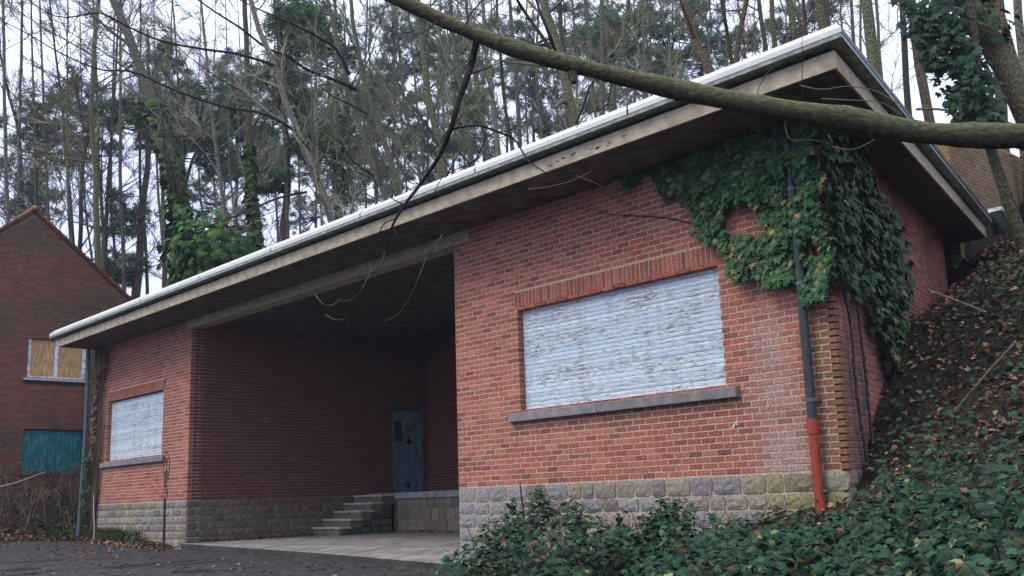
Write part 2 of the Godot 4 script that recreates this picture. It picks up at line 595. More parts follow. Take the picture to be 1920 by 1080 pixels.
# bricks of one wall face: origin at (0,0), u along the wall, up y, n out of it; holes are Rect2 in (u, y); tone gives the colour
func lay(org: Vector3, u: Vector3, nrm: Vector3, w: float, y0: float, y1: float, holes: Array, tone: Callable, out: Array, top = null) -> void:
	var rows := int(round((y1 - y0) / COURSE))
	for j in rows:
		var y := y0 + (j + 0.5) * COURSE
		var spans := [[0.0, w]]
		for h in holes:
			if y > h.position.y + 0.01 and y < h.end.y - 0.01:
				var cut := []
				for s in spans:
					if h.end.x <= s[0] or h.position.x >= s[1]:
						cut.append(s)
					else:
						if h.position.x > s[0]: cut.append([s[0], h.position.x])
						if h.end.x < s[1]: cut.append([h.end.x, s[1]])
				spans = cut
		for s in spans:
			var x: float = s[0]
			var first := true
			var phase := 0.0 if j % 2 == 0 else 0.106
			while x < s[1] - 0.03:
				var next: float = (floorf((x - phase) / 0.212 + 0.001) + 1.0) * 0.212 + phase
				if next - x < 0.05 and not first:
					next += 0.212
				if s[1] - next < 0.05:
					next = s[1]
				next = minf(next, s[1])
				var a: float = x if first else x + 0.0075
				var b: float = next if next == s[1] else next - 0.0075
				if b - a > 0.03:
					var mid := (a + b) * 0.5
					if top == null or top.call(mid, y):
						var t := Transform3D(Basis(u * ((b - a) / 0.2), Vector3.UP, nrm), org + u * mid + Vector3(0, y, 0) + nrm * rnd(-0.0025, 0.002))
						t.basis = t.basis.rotated(nrm, rnd(-0.01, 0.01))
						out.append([t, tone.call(mid, y)])
				first = false
				x = next

const REDS := [Color(0.42, 0.125, 0.088), Color(0.45, 0.152, 0.11), Color(0.345, 0.11, 0.083), Color(0.43, 0.162, 0.116), Color(0.38, 0.137, 0.095)]

func red() -> Color:
	var c: Color = vary(REDS[rng.randi() % 5], 0.16)
	if rng.randf() < 0.08:
		c = c.lerp(Color(0.16, 0.06, 0.06), 0.6)
	return c

func tone_right(u: float, y: float) -> Color:
	var c := red() * (1.0 + 0.25 * noise.get_noise_2d(u * 6.0 + 200.0, y * 9.0))
	var g := noise.get_noise_2d(u * 22.0, y * 22.0)
	# pale bloom left by water beside the downpipe
	var bloom := smoothstep(0.95, 0.0, Vector2((u - 5.62) / 0.55, (y - 1.15) / 1.15).length() + g * 0.45)
	bloom = maxf(bloom, 1.15 * smoothstep(1.0, 0.1, Vector2((u - 5.75) / 0.5, (y - 0.3) / 0.8).length() + g * 0.45))
	c = c.lerp(Color(0.45, 0.35, 0.35), clampf(bloom * rnd(0.45, 1.1), 0, 1) * 0.75)
	# moss and yellow algae round the corner strip
	var moss := smoothstep(5.9, 6.2, u + g * 0.3) * (0.75 + 0.25 * g)
	c = c.lerp(Color(0.20, 0.125, 0.055) if rng.randf() < 0.7 else Color(0.13, 0.13, 0.04), clampf(moss, 0, 1) * 0.85)
	# bricks darker in a band just below the sill
	if y < 1.06 and y > 0.85 and u > 1.2 and u < 5.1:
		c = c.lerp(Color(0.17, 0.08, 0.06), 0.4)
	return c

func tone_plain(u: float, y: float) -> Color:
	return red() * (1.06 + 0.4 * noise.get_noise_2d(u * 6.0 - 80.0, y * 9.0))

func tone_porch_shade(_u: float, _y: float) -> Color:
	return red() * Color(0.48, 0.48, 0.46)  # wall reds darkened, the porch's shade painted into the bricks

func tone_house(u: float, y: float) -> Color:
	var g := noise.get_noise_2d(u * 12.0 + 9.0, y * 12.0)
	return vary(Color(0.24, 0.088, 0.054).lerp(Color(0.135, 0.09, 0.052), clampf(g * 1.6 + 0.35 + 0.07 * (y - 5.0), 0, 1)), 0.25)

func tone_yellow(u: float, y: float) -> Color:
	var g := noise.get_noise_2d(u * 30.0, y * 30.0)
	return vary(Color(0.29, 0.195, 0.10).lerp(Color(0.14, 0.13, 0.04), clampf(0.9 - (y - 3.6) * 0.6 + g, 0, 1)), 0.22)

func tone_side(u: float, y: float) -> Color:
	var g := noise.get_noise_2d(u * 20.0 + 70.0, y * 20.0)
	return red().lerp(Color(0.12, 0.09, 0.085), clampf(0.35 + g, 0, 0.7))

const STONE_TONES := [Color(0.25, 0.25, 0.265), Color(0.30, 0.29, 0.275), Color(0.21, 0.20, 0.18), Color(0.31, 0.27, 0.205), Color(0.26, 0.25, 0.21), Color(0.27, 0.24, 0.215)]

func lay_stones(org: Vector3, u: Vector3, nrm: Vector3, w: float, y0: float, y1: float, row_h: float, holes: Array, tint: Callable, out: Array) -> void:
	var y := y1
	while y > y0:
		var h := row_h * rnd(0.85, 1.15)
		if y - h - y0 < 0.06:
			h = y - y0
		var x := 0.0
		while x < w - 0.02:
			var l := row_h * rnd(1.1, 2.1)
			if w - x - l < 0.14:
				l = w - x
			var ok := true
			for q in holes:
				if x + l > q.position.x and x < q.end.x and y > q.position.y and y - h < q.end.y:
					ok = false
			if ok:
				if rng.randf() < 0.04 and h > 0.17:
					for k in 2:
						put_stone(org + u * (x + l * 0.5) + Vector3(0, y - h * (0.25 + 0.5 * k), 0), u, nrm, l, h * 0.5, tint.call(x, y), out)
				else:
					put_stone(org + u * (x + l * 0.5) + Vector3(0, y - h * 0.5, 0), u, nrm, l, h, tint.call(x, y), out)
			x += l
		y -= h

func put_stone(p: Vector3, u: Vector3, nrm: Vector3, l: float, h: float, c: Color, out: Array) -> void:
	var t := Transform3D(Basis(u * (l - 0.022), Vector3.UP * (h - 0.022), nrm), p + nrm * rnd(0.004, 0.012))
	out.append([t, c])

func stone_tone(_u: float, _y: float) -> Color:
	return vary(STONE_TONES[rng.randi() % 6], 0.14)

func stone_tone_right(u: float, y: float) -> Color:
	var c := stone_tone(u, y)
	if u > 4.6:
		c = c.lerp(Color(0.25, 0.27, 0.06), rnd(0.2, 0.75) * smoothstep(4.6, 5.7, u))
	if u < 1.2:
		c = c.lerp(Color(0.31, 0.31, 0.34), 0.5)
	return c

func stone_tone_tan(_u: float, _y: float) -> Color:
	return vary([Color(0.36, 0.28, 0.18), Color(0.33, 0.30, 0.23), Color(0.28, 0.24, 0.19)][rng.randi() % 3], 0.14)

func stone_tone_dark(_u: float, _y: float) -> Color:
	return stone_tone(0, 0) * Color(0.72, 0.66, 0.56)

func wall_core(lo: Vector3, hi: Vector3, hole: Array) -> ArrayMesh:     # hole in x,y of a wall along x: [x0, y0, x1, y1]
	var m := MB.new()
	m.col = Color(0.54, 0.435, 0.355)
	if hole.is_empty():
		m.box(lo, hi)
	else:
		m.box(lo, Vector3(hole[0], hi.y, hi.z))
		m.box(Vector3(hole[2], lo.y, lo.z), hi)
		m.box(Vector3(hole[0], lo.y, lo.z), Vector3(hole[2], hole[1], hi.z))
		m.box(Vector3(hole[0], hole[3], lo.z), Vector3(hole[2], hi.y, hi.z))
	return m.commit()

func prism(poly: PackedVector2Array, y0: float, y1: float, col: Color) -> MB:    # poly in (x, z)
	var m := MB.new()
	m.col = col
	var tris := Geometry2D.triangulate_polygon(poly)
	for t in range(0, tris.size(), 3):
		var a := poly[tris[t]]
		var b := poly[tris[t + 1]]
		var d := poly[tris[t + 2]]
		m.tri(Vector3(a.x, y1, a.y), Vector3(b.x, y1, b.y), Vector3(d.x, y1, d.y), Vector3.UP)
		m.tri(Vector3(a.x, y0, a.y), Vector3(b.x, y0, b.y), Vector3(d.x, y0, d.y), Vector3.DOWN)
	var cen := Vector2.ZERO
	for p in poly: cen += p / poly.size()
	for i in poly.size():
		var a := poly[i]
		var b := poly[(i + 1) % poly.size()]
		var nn := Vector2((b - a).y, -(b - a).x)
		if nn.dot((a + b) * 0.5 - cen) < 0.0: nn = -nn
		m.quad(Vector3(a.x, y0, a.y), Vector3(b.x, y0, b.y), Vector3(b.x, y1, b.y), Vector3(a.x, y1, a.y), Vector3(nn.x, 0, nn.y))
	return m

func beam(called: String, lo: Vector3, hi: Vector3, r: float, mat: Material, parent: Node, col: Color) -> MeshInstance3D:
	var m := MB.new()
	m.col = col
	m.bevel(lo, hi, r)
	m.box(Vector3(lo.x, lo.y, lo.z - 0.001), Vector3(hi.x, hi.y, lo.z))
	return part(called, m.commit(), mat, parent)

# a run of individually laid pieces: the nearest become parts, the rest one stuff part
func place_pieces(list: Array, meshes: Array, base: StandardMaterial3D, limit: int, called: String, stuff_name: String, own: Node, rest: Node) -> void:
	list.sort_custom(func(a, b): return a[0].origin.distance_squared_to(CAM_POS) < b[0].origin.distance_squared_to(CAM_POS))
	var pools := []
	for k in meshes.size():
		pools.append([[], []])
	for i in list.size():
		var k := rng.randi() % meshes.size()
		if i < limit:
			part(called, meshes[k], tinted(base, list[i][1]), own, list[i][0])
		else:
			pools[k][0].append(list[i][0]); pools[k][1].append(list[i][1])
	for k in meshes.size():
		if pools[k][0].size():
			many(stuff_name, meshes[k], base, pools[k][0], pools[k][1], rest)

func roof_ring(grow: float) -> PackedVector2Array:
	# front left, front right, back right, back left; the right edge is splayed like the wall below it
	var fl := Vector2(-14.6 - grow * 2.0, 1.0 + grow)
	var br := Vector2(7.31, 1.0) + Vector2(0.9654, -0.2607) * grow
	var d := Vector2(-0.2607, -0.9654)
	var k := (1.0 + grow - br.y) / d.y
	var fr := br + d * k
	var k2 := (-7.7 - grow - br.y) / d.y
	var rr := br + d * k2
	return PackedVector2Array([fl, fr, rr, Vector2(-14.6 - grow * 2.0, -7.7 - grow)])

func shutter(called: String, x0: float, y0: float, x1: float, y1: float, parent: Node, label: String, sill_joint: float) -> void:
	var m := MB.new()
	m.col = Color(0.1, 0.1, 0.1)
	m.box(Vector3(x0 - 0.02, y0 - 0.02, -0.22), Vector3(x1 + 0.02, y1 + 0.02, -0.16))
	var win := part(called, m.commit(), M.metal, parent)
	tag(win, label)
	var count := 25
	var h := (y1 - y0 - 0.03) / count
	var slat := MB.new()
	# a slat with a rounded face
	var prof := [Vector2(0, -0.006), Vector2(0.09, 0.0), Vector2(0.5, 0.003), Vector2(0.9, 0.0015), Vector2(1.0, -0.007)]
	slat.col = Color.WHITE
	for i in 4:
		var a: Vector2 = prof[i]
		var b: Vector2 = prof[i + 1]
		slat.quad(Vector3(0, a.x * h, a.y), Vector3(1, a.x * h, a.y), Vector3(1, b.x * h, b.y), Vector3(0, b.x * h, b.y), Vector3(0, 0, 1))
	slat.box(Vector3(0, 0.001, -0.02), Vector3(1, h * 0.99, -0.0085))
	var sm := slat.commit()
	for k in count:
		var g := rnd(0.67, 0.75)
		var c := Color(g * 0.96, g * 0.99, g * 1.015)
		if k % 7 == 5:
			c = Color(0.74, 0.77, 0.79)
		var t := Transform3D(Basis(Vector3(x1 - x0 - 0.03, 0, 0), Vector3.UP, Vector3(0, 0, 1)).rotated(Vector3(0, 0, 1), rnd(-0.0008, 0.0008)), Vector3(x0 + 0.015, y0 + k * h, -0.095 + rnd(-0.001, 0.001)))
		part("slat", sm, tinted(M.slat, c), win, t)
	# the sill in two stones
	var js := [x0 - 0.19, sill_joint, x1 + 0.19]
	for k in 2:
		var s := MB.new()
		s.col = Color(0.24, 0.24, 0.265) if k == 0 else Color(0.21, 0.205, 0.22)
		s.bevel(Vector3(js[k] + (0.004 if k else 0.0), y0 - 0.145, -0.1), Vector3(js[k + 1], y0 - 0.022, 0.08), 0.008)
		part("sill", s.commit(), M.concrete, win)

func make_hall() -> void:
	brick = brick_mesh()
	for k in 6:
		stones.append(stone_mesh(100 + k))
	var hall := thing("brick_hall", "low red brick hall with flat overhanging roof, open porch and two white shuttered windows", "building")
	var bricks := []
	var near := []
	var st := []
	# --- right wing, front
	var w1 := part("front_wall", wall_core(Vector3(0.006, -1.2, -0.3), Vector3(6.36, 4.1, -0.004), [1.417, 1.204, 4.969, 2.693]), M.mortar, hall)
	var hole := Rect2(1.419, 1.206, 3.548, 1.485)
	var lintel := Rect2(1.36, 2.69, 3.67, 0.236)
	var beam_end := Rect2(-0.1, 3.93, 0.48, 0.3)
	lay(Vector3.ZERO, Vector3.RIGHT, Vector3(0, 0, 1), 6.45, 0.189, 4.1, [hole, lintel, beam_end], tone_right, near)
	var soldier := MB.new()
	soldier.bevel(Vector3(-0.0295, -0.106, -0.09), Vector3(0.0295, 0.106, 0.0), 0.003)
	var sol := soldier.commit()
	for k in 49:
		var x := 1.36 + (k + 0.5) * 3.67 / 49.0
		part("lintel_brick", sol, tinted(M.brick, red()), w1, Transform3D(Basis.IDENTITY.rotated(Vector3(0, 0, 1), rnd(-0.012, 0.012)), Vector3(x, 2.807, rnd(0.001, 0.004))))
	lay_stones(Vector3(0, 0, 0), Vector3.RIGHT, Vector3(0, 0, 1), 6.45, -0.9, 0.185, 0.2, [], stone_tone_right, st)
	shutter("window_shutter", 1.419, 1.206, 4.967, 2.691, hall, "wide white shutter with flaking paint, right of the porch", 2.95)
	# --- left wing, front
	var w2 := part("front_wall", wall_core(Vector3(-14.25, -1.2, -0.3), Vector3(-9.136, 4.1, -0.004), [-13.71, 1.21, -10.479, 2.694]), M.mortar, hall)
	lay(Vector3(-14.25, 0, 0), Vector3.RIGHT, Vector3(0, 0, 1), 5.12, 0.189, 4.1, [Rect2(0.542, 1.212, 3.227, 1.48), Rect2(0.48, 2.692, 3.36, 0.236)], tone_plain, bricks)
	for k in 45:
		var x := -13.77 + (k + 0.5) * 3.36 / 45.0
		part("lintel_brick", sol, tinted(M.brick, red()), w2, Transform3D(Basis.IDENTITY, Vector3(x, 2.809, rnd(0.001, 0.004))))
	lay_stones(Vector3(-14.25, 0, 0), Vector3.RIGHT, Vector3(0, 0, 1), 5.12, -0.9, 0.185, 0.165, [], stone_tone, st)
	shutter("window_shutter", -13.708, 1.212, -10.481, 2.692, hall, "smaller looking white shutter on the left wing", -12.3)
	# --- porch: left side wall with the door, back wall, inner wall of the right wing
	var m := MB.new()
	m.col = Color(0.31, 0.235, 0.20)  # mortar carries the same painted shade as the porch bricks
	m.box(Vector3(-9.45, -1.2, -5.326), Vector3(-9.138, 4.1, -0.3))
	m.box(Vector3(-9.45, 2.305, -6.353), Vector3(-9.138, 4.1, -5.326))
	m.box(Vector3(-9.45, -1.2, -6.353), Vector3(-9.138, 0.21, -5.326))
	m.box(Vector3(-9.45, -1.2, -6.75), Vector3(-9.138, 4.1, -6.353))
	m.box(Vector3(-9.138, -1.2, -6.75), Vector3(-0.29, 4.1, -6.458))
	m.box(Vector3(0.008, -1.2, -6.458), Vector3(0.3, 4.1, -0.3))
	var porch := part("porch_wall", m.commit(), M.mortar, hall)
	var pb := []
	lay(Vector3(-9.13, 0, -0.1), Vector3(0, 0, -1), Vector3.RIGHT, 6.35, 0.189, 4.1, [Rect2(5.234, 0.0, 1.011, 2.297)], tone_porch_shade, pb)
	lay(Vector3(-9.13, 0, -6.45), Vector3.RIGHT, Vector3(0, 0, 1), 9.13, 0.189, 4.1, [], tone_porch_shade, pb)
	lay(Vector3(0, 0, -6.45), Vector3(0, 0, 1), Vector3.LEFT, 6.35, 0.189, 4.1, [], tone_porch_shade, pb)
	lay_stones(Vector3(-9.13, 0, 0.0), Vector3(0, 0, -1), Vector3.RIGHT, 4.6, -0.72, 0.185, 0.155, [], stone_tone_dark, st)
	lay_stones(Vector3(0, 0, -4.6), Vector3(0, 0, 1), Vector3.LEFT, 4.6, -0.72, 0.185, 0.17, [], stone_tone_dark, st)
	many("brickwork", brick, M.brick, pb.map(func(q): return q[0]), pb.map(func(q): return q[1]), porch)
	# --- splayed right side wall, end wall, rear wall
	var t := Transform3D(Basis(SIDE_DIR, Vector3.UP, SIDE_OUT), Vector3(6.45, 0, 0))
	m = MB.new()
	m.col = Color(0.36, 0.30, 0.27)
	m.box(Vector3(0.085, -1.2, -0.3), Vector3(7.0, 4.1, -0.008), t)
	var side := part("side_wall", m.commit(), M.mortar, hall)
	m = MB.new()
	m.col = Color(0.36, 0.30, 0.27)
	m.box(Vector3(-14.24, -1.2, -6.75), Vector3(-13.95, 4.1, -0.3))
	var endw := part("end_wall", m.commit(), M.mortar, hall)
	for q in [[-13.95, -9.45], [0.3, 4.6]]:
		m = MB.new()
		m.col = Color(0.36, 0.30, 0.27)
		m.box(Vector3(q[0], -1.2, -6.75), Vector3(q[1], 4.1, -6.46))
		part("rear_wall", m.commit(), M.mortar, hall)
	var sb := []
	lay(Vector3(6.45, 0, 0) + SIDE_DIR * 0.032, SIDE_DIR, SIDE_OUT, 6.96, 0.189, 4.1, [], tone_side, sb)
	many("brickwork", brick, M.brick, sb.map(func(q): return q[0]), sb.map(func(q): return q[1]), side)
	var eb := []
	lay(Vector3(-14.25, 0, -6.7), Vector3(0, 0, 1), Vector3.LEFT, 6.6, 0.189, 4.1, [], tone_plain, eb)
	many("brickwork", brick, M.brick, eb.map(func(q): return q[0]), eb.map(func(q): return q[1]), endw)
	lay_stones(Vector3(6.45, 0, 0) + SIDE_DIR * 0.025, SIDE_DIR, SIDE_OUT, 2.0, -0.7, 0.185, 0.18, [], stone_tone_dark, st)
	place_pieces(near, [brick], M.brick, 300, "brick", "brickwork", w1, w1)
	many("brickwork", brick, M.brick, bricks.map(func(q): return q[0]), bricks.map(func(q): return q[1]), w2)
	# --- porch floor platform, steps, door
	var plat := beam("porch_platform", Vector3(-9.135, 0.085, -6.455), Vector3(-0.005, 0.225, -4.57), 0.012, M.concrete, hall, Color(0.4, 0.39, 0.4))
	m = MB.new()
	m.col = Color(0.38, 0.33, 0.26)
	m.box(Vector3(-9.13, -1.0, -6.45), Vector3(-0.01, 0.084, -4.66))
	part("platform_wall", m.commit(), M.mortar, plat)
	lay_stones(Vector3(-7.9, 0, -4.645), Vector3.RIGHT, Vector3(0, 0, 1), 7.88, -0.72, 0.075, 0.23, [], stone_tone_tan, st)
	for k in 5:
		var z := -3.06 - k * 0.285
		var top := -0.665 + 0.173 * (k + 1)
		m = MB.new()
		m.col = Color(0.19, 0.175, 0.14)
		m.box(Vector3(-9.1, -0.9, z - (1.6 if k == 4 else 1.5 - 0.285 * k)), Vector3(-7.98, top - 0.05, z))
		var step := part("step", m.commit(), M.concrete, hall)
		m = MB.new()
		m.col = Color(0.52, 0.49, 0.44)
		m.bevel(Vector3(-9.11, top - 0.049, z - 0.32), Vector3(-7.94, top, z + 0.025), 0.008)
		m.box(Vector3(-9.11, top - 0.049, z - 0.322), Vector3(-7.94, top, z - 0.3195))
		part("tread", m.commit(), M.concrete, step)
		# dark cheek stones beside the flight
		for q in maxi(1, k):
			put_stone(Vector3(-7.965, -0.6 + 0.17 * q, z - 0.14), Vector3(0, 0, -1), Vector3.RIGHT, 0.285, 0.17, vary(Color(0.12, 0.11, 0.09), 0.2), st)
	place_pieces(st, stones, M.stone, 300, "plinth_stone", "plinth_stonework", hall, hall)
	# door, hung in the left porch wall by the far corner
	m = MB.new()
	m.col = Color(0.15, 0.28, 0.34)
	m.box(Vector3(-9.2, 0.235, -6.33), Vector3(-9.165, 2.285, -5.35))
	var door := part("door", m.commit(), M.door, hall)
	tag(door, "scuffed blue metal door with a faded warning sheet")
	m = MB.new()
	m.col = Color(0.05, 0.05, 0.05)
	m.box(Vector3(-9.21, 0.226, -6.345), Vector3(-9.14, 2.297, -6.331))
	m.box(Vector3(-9.21, 0.226, -5.349), Vector3(-9.14, 2.297, -5.334))
	m.box(Vector3(-9.21, 2.2855, -6.331), Vector3(-9.14, 2.297, -5.349))
	part("door_frame", m.commit(), M.metal, door)
	m = MB.new()
	m.col = Color(0.015, 0.03, 0.045)
	m.box(Vector3(-9.165, 1.5, -5.66), Vector3(-9.158, 1.99, -5.44))
	part("vision_panel", m.commit(), M.pipe, door)
	m = MB.new()
	m.col = Color(0.30, 0.26, 0.27)
	m.box(Vector3(-9.165, 1.42, -6.02), Vector3(-9.162, 1.85, -5.72))
	part("warning_sheet", m.commit(), M.door, door)
	m = MB.new()
	m.col = Color(0.012, 0.012, 0.014)
	m.tri(Vector3(-9.159, 1.44, -5.99), Vector3(-9.159, 1.44, -5.76), Vector3(-9.159, 1.66, -5.875), Vector3.RIGHT)
	part("warning_triangle", m.commit(), M.metal, door)
	m = MB.new()
	m.col = Color(0.25, 0.11, 0.10)
	m.box(Vector3(-9.1615, 1.76, -6.0), Vector3(-9.16, 1.81, -5.75))
	part("warning_stripe", m.commit(), M.metal, door)
	m = MB.new()
	m.col = Color(0.01, 0.01, 0.01)
	m.box(Vector3(-9.164, 0.36, -5.92), Vector3(-9.158, 0.47, -5.78))
	part("letter_slot", m.commit(), M.metal, door)
	m = MB.new()
	m.col = Color(0.25, 0.22, 0.15)
	m.tube([Vector3(-9.16, 1.27, -5.44), Vector3(-9.11, 1.27, -5.44), Vector3(-9.1, 1.27, -5.55)], [0.011, 0.011, 0.009], 8)
	m.box(Vector3(-9.165, 1.16, -5.47), Vector3(-9.157, 1.36, -5.41))
	part("door_handle", m.commit(), M.metal, door)
	# --- porch lintel beam and ceiling
	beam("porch_beam", Vector3(-9.42, 3.905, -0.28), Vector3(0.004, 4.098, 0.012), 0.01, M.concrete, hall, Color(0.42, 0.37, 0.28))
	beam("porch_beam", Vector3(0.006, 3.94, -0.28), Vector3(0.385, 4.098, 0.012), 0.01, M.concrete, hall, Color(0.42, 0.37, 0.28))
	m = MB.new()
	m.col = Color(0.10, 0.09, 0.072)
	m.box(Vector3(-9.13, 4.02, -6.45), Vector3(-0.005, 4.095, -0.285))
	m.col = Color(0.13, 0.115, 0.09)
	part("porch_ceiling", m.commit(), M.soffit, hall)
	# --- roof: concrete slab, dark recess, pale metal edge
	var roof := part("roof", prism(roof_ring(0.0), 4.102, 4.29, Color(0.44, 0.385, 0.30)).commit(), M.concrete, hall)
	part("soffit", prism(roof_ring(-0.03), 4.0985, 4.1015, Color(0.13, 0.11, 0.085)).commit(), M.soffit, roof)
	part("roof_underlay", prism(roof_ring(-0.06), 4.2905, 4.3445, Color(0.05, 0.05, 0.045)).commit(), M.soffit, roof)
	part("edge_trim", prism(roof_ring(0.12), 4.345, 4.386, Color(0.30, 0.34, 0.29)).commit(), M.metal, roof)
	part("roof_felt", prism(roof_ring(0.06), 4.3865, 4.48, Color(0.06, 0.06, 0.06)).commit(), M.soffit, roof)
	var ring := roof_ring(0.125)
	var up := roof_ring(0.055)
	var sides := [[0, 1, Color(0.64, 0.65, 0.66), "white_edge"], [1, 2, Color(0.05, 0.085, 0.085), "green_gutter"], [3, 0, Color(0.78, 0.79, 0.8), "white_edge"], [2, 3, Color(0.05, 0.085, 0.085), "green_gutter"]]
	for s in sides:
		# each side in lengths, as sheet metal comes
		var a: Vector2 = ring[s[0]]
		var b: Vector2 = ring[s[1]]
		var c0: Vector2 = up[s[0]]
		var c1: Vector2 = up[s[1]]
		var pieces := maxi(1, int(a.distance_to(b) / 2.6))
		for k in pieces:
			var f0 := k / float(pieces)
			var f1 := (k + 1) / float(pieces) - (0.0012 if k < pieces - 1 else 0.0)
			var p0 := a.lerp(b, f0)
			var p1 := a.lerp(b, f1)
			var q0 := c0.lerp(c1, f0)
			var q1 := c0.lerp(c1, f1)
			var dz := rnd(-0.004, 0.004)
			m = MB.new()
			m.col = s[2]
			var out := Vector3(p0.x - q0.x, 0.5, p0.y - q0.y)
			m.quad(Vector3(p0.x, 4.392, p0.y), Vector3(p1.x, 4.392, p1.y), Vector3(p1.x, 4.45, p1.y), Vector3(p0.x, 4.45, p0.y), out)
			m.quad(Vector3(p0.x, 4.45, p0.y), Vector3(p1.x, 4.45, p1.y), Vector3(q1.x, 4.53 + dz, q1.y), Vector3(q0.x, 4.53 + dz, q0.y), out + Vector3.UP)
			m.quad(Vector3(q0.x, 4.53 + dz, q0.y), Vector3(q1.x, 4.53 + dz, q1.y), Vector3(q1.x, 4.40, q1.y), Vector3(q0.x, 4.40, q0.y), -out)
			m.quad(Vector3(p0.x, 4.392, p0.y), Vector3(p1.x, 4.392, p1.y), Vector3(q1.x, 4.40, q1.y), Vector3(q0.x, 4.40, q0.y), Vector3.DOWN)
			part(s[3], m.commit(), M.edge if s[3] == "white_edge" else M.metal, roof)
	# crumbling patches along the slab edge: small spalls standing proud
	m = MB.new()
	for k in 20:
		var x := rnd(3.1, 4.5) if k < 16 else rnd(-14.0, 6.9)
		m.col = vary(Color(0.12, 0.10, 0.08), 0.3)
		var y := 4.2 + noise.get_noise_1d(x * 60.0) * 0.05 + rnd(-0.02, 0.02)
		var r := rnd(0.005, 0.018)
		var c := Vector3(x, y, 1.004)
		for i in 6:
			var a0 := TAU * i / 6.0
			var a1 := TAU * (i + 1) / 6.0
			m.tri(c, c + Vector3(cos(a0) * r * 2.4, sin(a0) * r * 0.6, 0), c + Vector3(cos(a1) * r * 2.4, sin(a1) * r * 0.6, 0), Vector3(0, 0, 1))
	var sp := part("spalled_patches", m.commit(), M.soffit, roof)
	sp.set_meta("kind", "stuff")
	# white cap on the back end of the gutter
	m = MB.new()
	m.col = Color(0.8, 0.8, 0.82)
	var e: Vector2 = ring[2]
	m.box(Vector3(e.x - 0.02, 4.535, e.y - 0.02), Vector3(e.x + 0.2, 4.60, e.y + 0.13))
	part("gutter_cap", m.commit(), M.metal, roof)
	m = MB.new()
	m.col = Color(0.02, 0.028, 0.024)
	m.box(Vector3(e.x + 0.002, 4.15, e.y - 0.02), Vector3(e.x + 0.19, 4.53, e.y + 0.11))
	part("gutter_end", m.commit(), M.metal, roof)
	# --- right downpipe
	m = MB.new()
	m.col = Color(0.04, 0.056, 0.054)
	m.tube([Vector3(6.05, 4.1, 0.6), Vector3(6.08, 4.05, 0.4), Vector3(6.11, 3.93, 0.13), Vector3(6.115, 3.8, 0.085), Vector3(6.12, 2.6, 0.085), Vector3(6.125, 1.5, 0.09), Vector3(6.125, 0.66, 0.09)], [0.05, 0.05, 0.05, 0.05, 0.05, 0.05, 0.05], 16)
	var pipe := part("downpipe", m.commit(), M.pipe, hall)
	tag(pipe, "dark green downpipe with a red lower length")
	m = MB.new()
	m.col = Color(0.33, 0.055, 0.038)
	m.tube([Vector3(6.125, 0.73, 0.092), Vector3(6.125, 0.58, 0.092)], [0.066, 0.066], 16)
	m.tube([Vector3(6.125, 0.58, 0.092), Vector3(6.125, 0.2, 0.093), Vector3(6.13, -0.12, 0.1), Vector3(6.135, -0.17, 0.1)], [0.054, 0.054, 0.054, 0.054], 16)
	m.tube([Vector3(6.135, -0.15, 0.1), Vector3(6.137, -0.26, 0.102)], [0.062, 0.062], 16)
	m.tube([Vector3(6.137, -0.26, 0.102), Vector3(6.14, -0.7, 0.105)], [0.054, 0.054], 16)
	part("red_pipe", m.commit(), M.pipe, pipe)
	for y in [-0.02, 0.94, 2.22, 3.3]:
		m = MB.new()
		m.col = Color(0.14, 0.16, 0.17)
		m.tube([Vector3(6.123, y - 0.018, 0.088), Vector3(6.123, y + 0.018, 0.088)], [0.057, 0.057], 16)
		m.box(Vector3(6.04, y - 0.014, 0.0), Vector3(6.07, y + 0.014, 0.1))
		m.box(Vector3(6.175, y - 0.014, 0.0), Vector3(6.205, y + 0.014, 0.1))
		part("bracket", m.commit(), M.metal, pipe)
	# --- left downpipe, under the far corner of the roof
	m = MB.new()
	m.col = Color(0.10, 0.16, 0.19)
	m.tube([Vector3(-14.56, 4.1, 0.24), Vector3(-14.58, 3.6, 0.21), Vector3(-14.6, 2.0, 0.2), Vector3(-14.62, 0.3, 0.22), Vector3(-14.66, -0.7, 0.24)], [0.05, 0.05, 0.05, 0.05, 0.05], 12)
	var lp := part("downpipe", m.commit(), M.pipe, hall)
	tag(lp, "slim blue grey downpipe at the far left corner")
	# small white paint marks scratched on the bricks
	m = MB.new()
	m.col = Color(0.6, 0.58, 0.58)
	for s in [[5.02, 0.72, 5.09, 0.80, 0.014], [5.06, 0.78, 5.10, 0.75, 0.012], [5.52, 0.92, 5.60, 1.02, 0.005], [5.60, 1.02, 5.55, 1.05, 0.005], [5.5, 0.9, 5.53, 0.99, 0.005]]:
		var a := Vector3(s[0], s[1], 0.006)
		var b := Vector3(s[2], s[3], 0.006)
		var nn: Vector3 = (b - a).cross(Vector3(0, 0, 1)).normalized() * s[4]
		m.quad(a - nn, a + nn, b + nn * 0.6, b - nn * 0.6, Vector3(0, 0, 1))
	part("paint_mark", m.commit(), M.metal, w1)
	# concrete apron in front of and inside the porch
	var poly := [Vector3(-9.12, -0.665, -4.64), Vector3(-0.01, -0.665, -4.64), Vector3(-0.01, -0.69, 0.0), Vector3(2.3, -0.80, 0.6), Vector3(2.3, -0.835, 1.42), Vector3(0.9, -0.815, 1.12), Vector3(-2.8, -0.765, 0.66), Vector3(-9.12, -0.70, 0.1)]
	m = MB.new()
	m.col = Color(0.27, 0.255, 0.265)
	for tr in [[0, 1, 2], [0, 2, 7], [2, 6, 7], [2, 5, 6], [2, 3, 5], [3, 4, 5]]:
		m.tri(poly[tr[0]], poly[tr[1]], poly[tr[2]], Vector3.UP)
	m.col = Color(0.05, 0.048, 0.045)  # edge faces painted dark for the shadow along the slab's foot
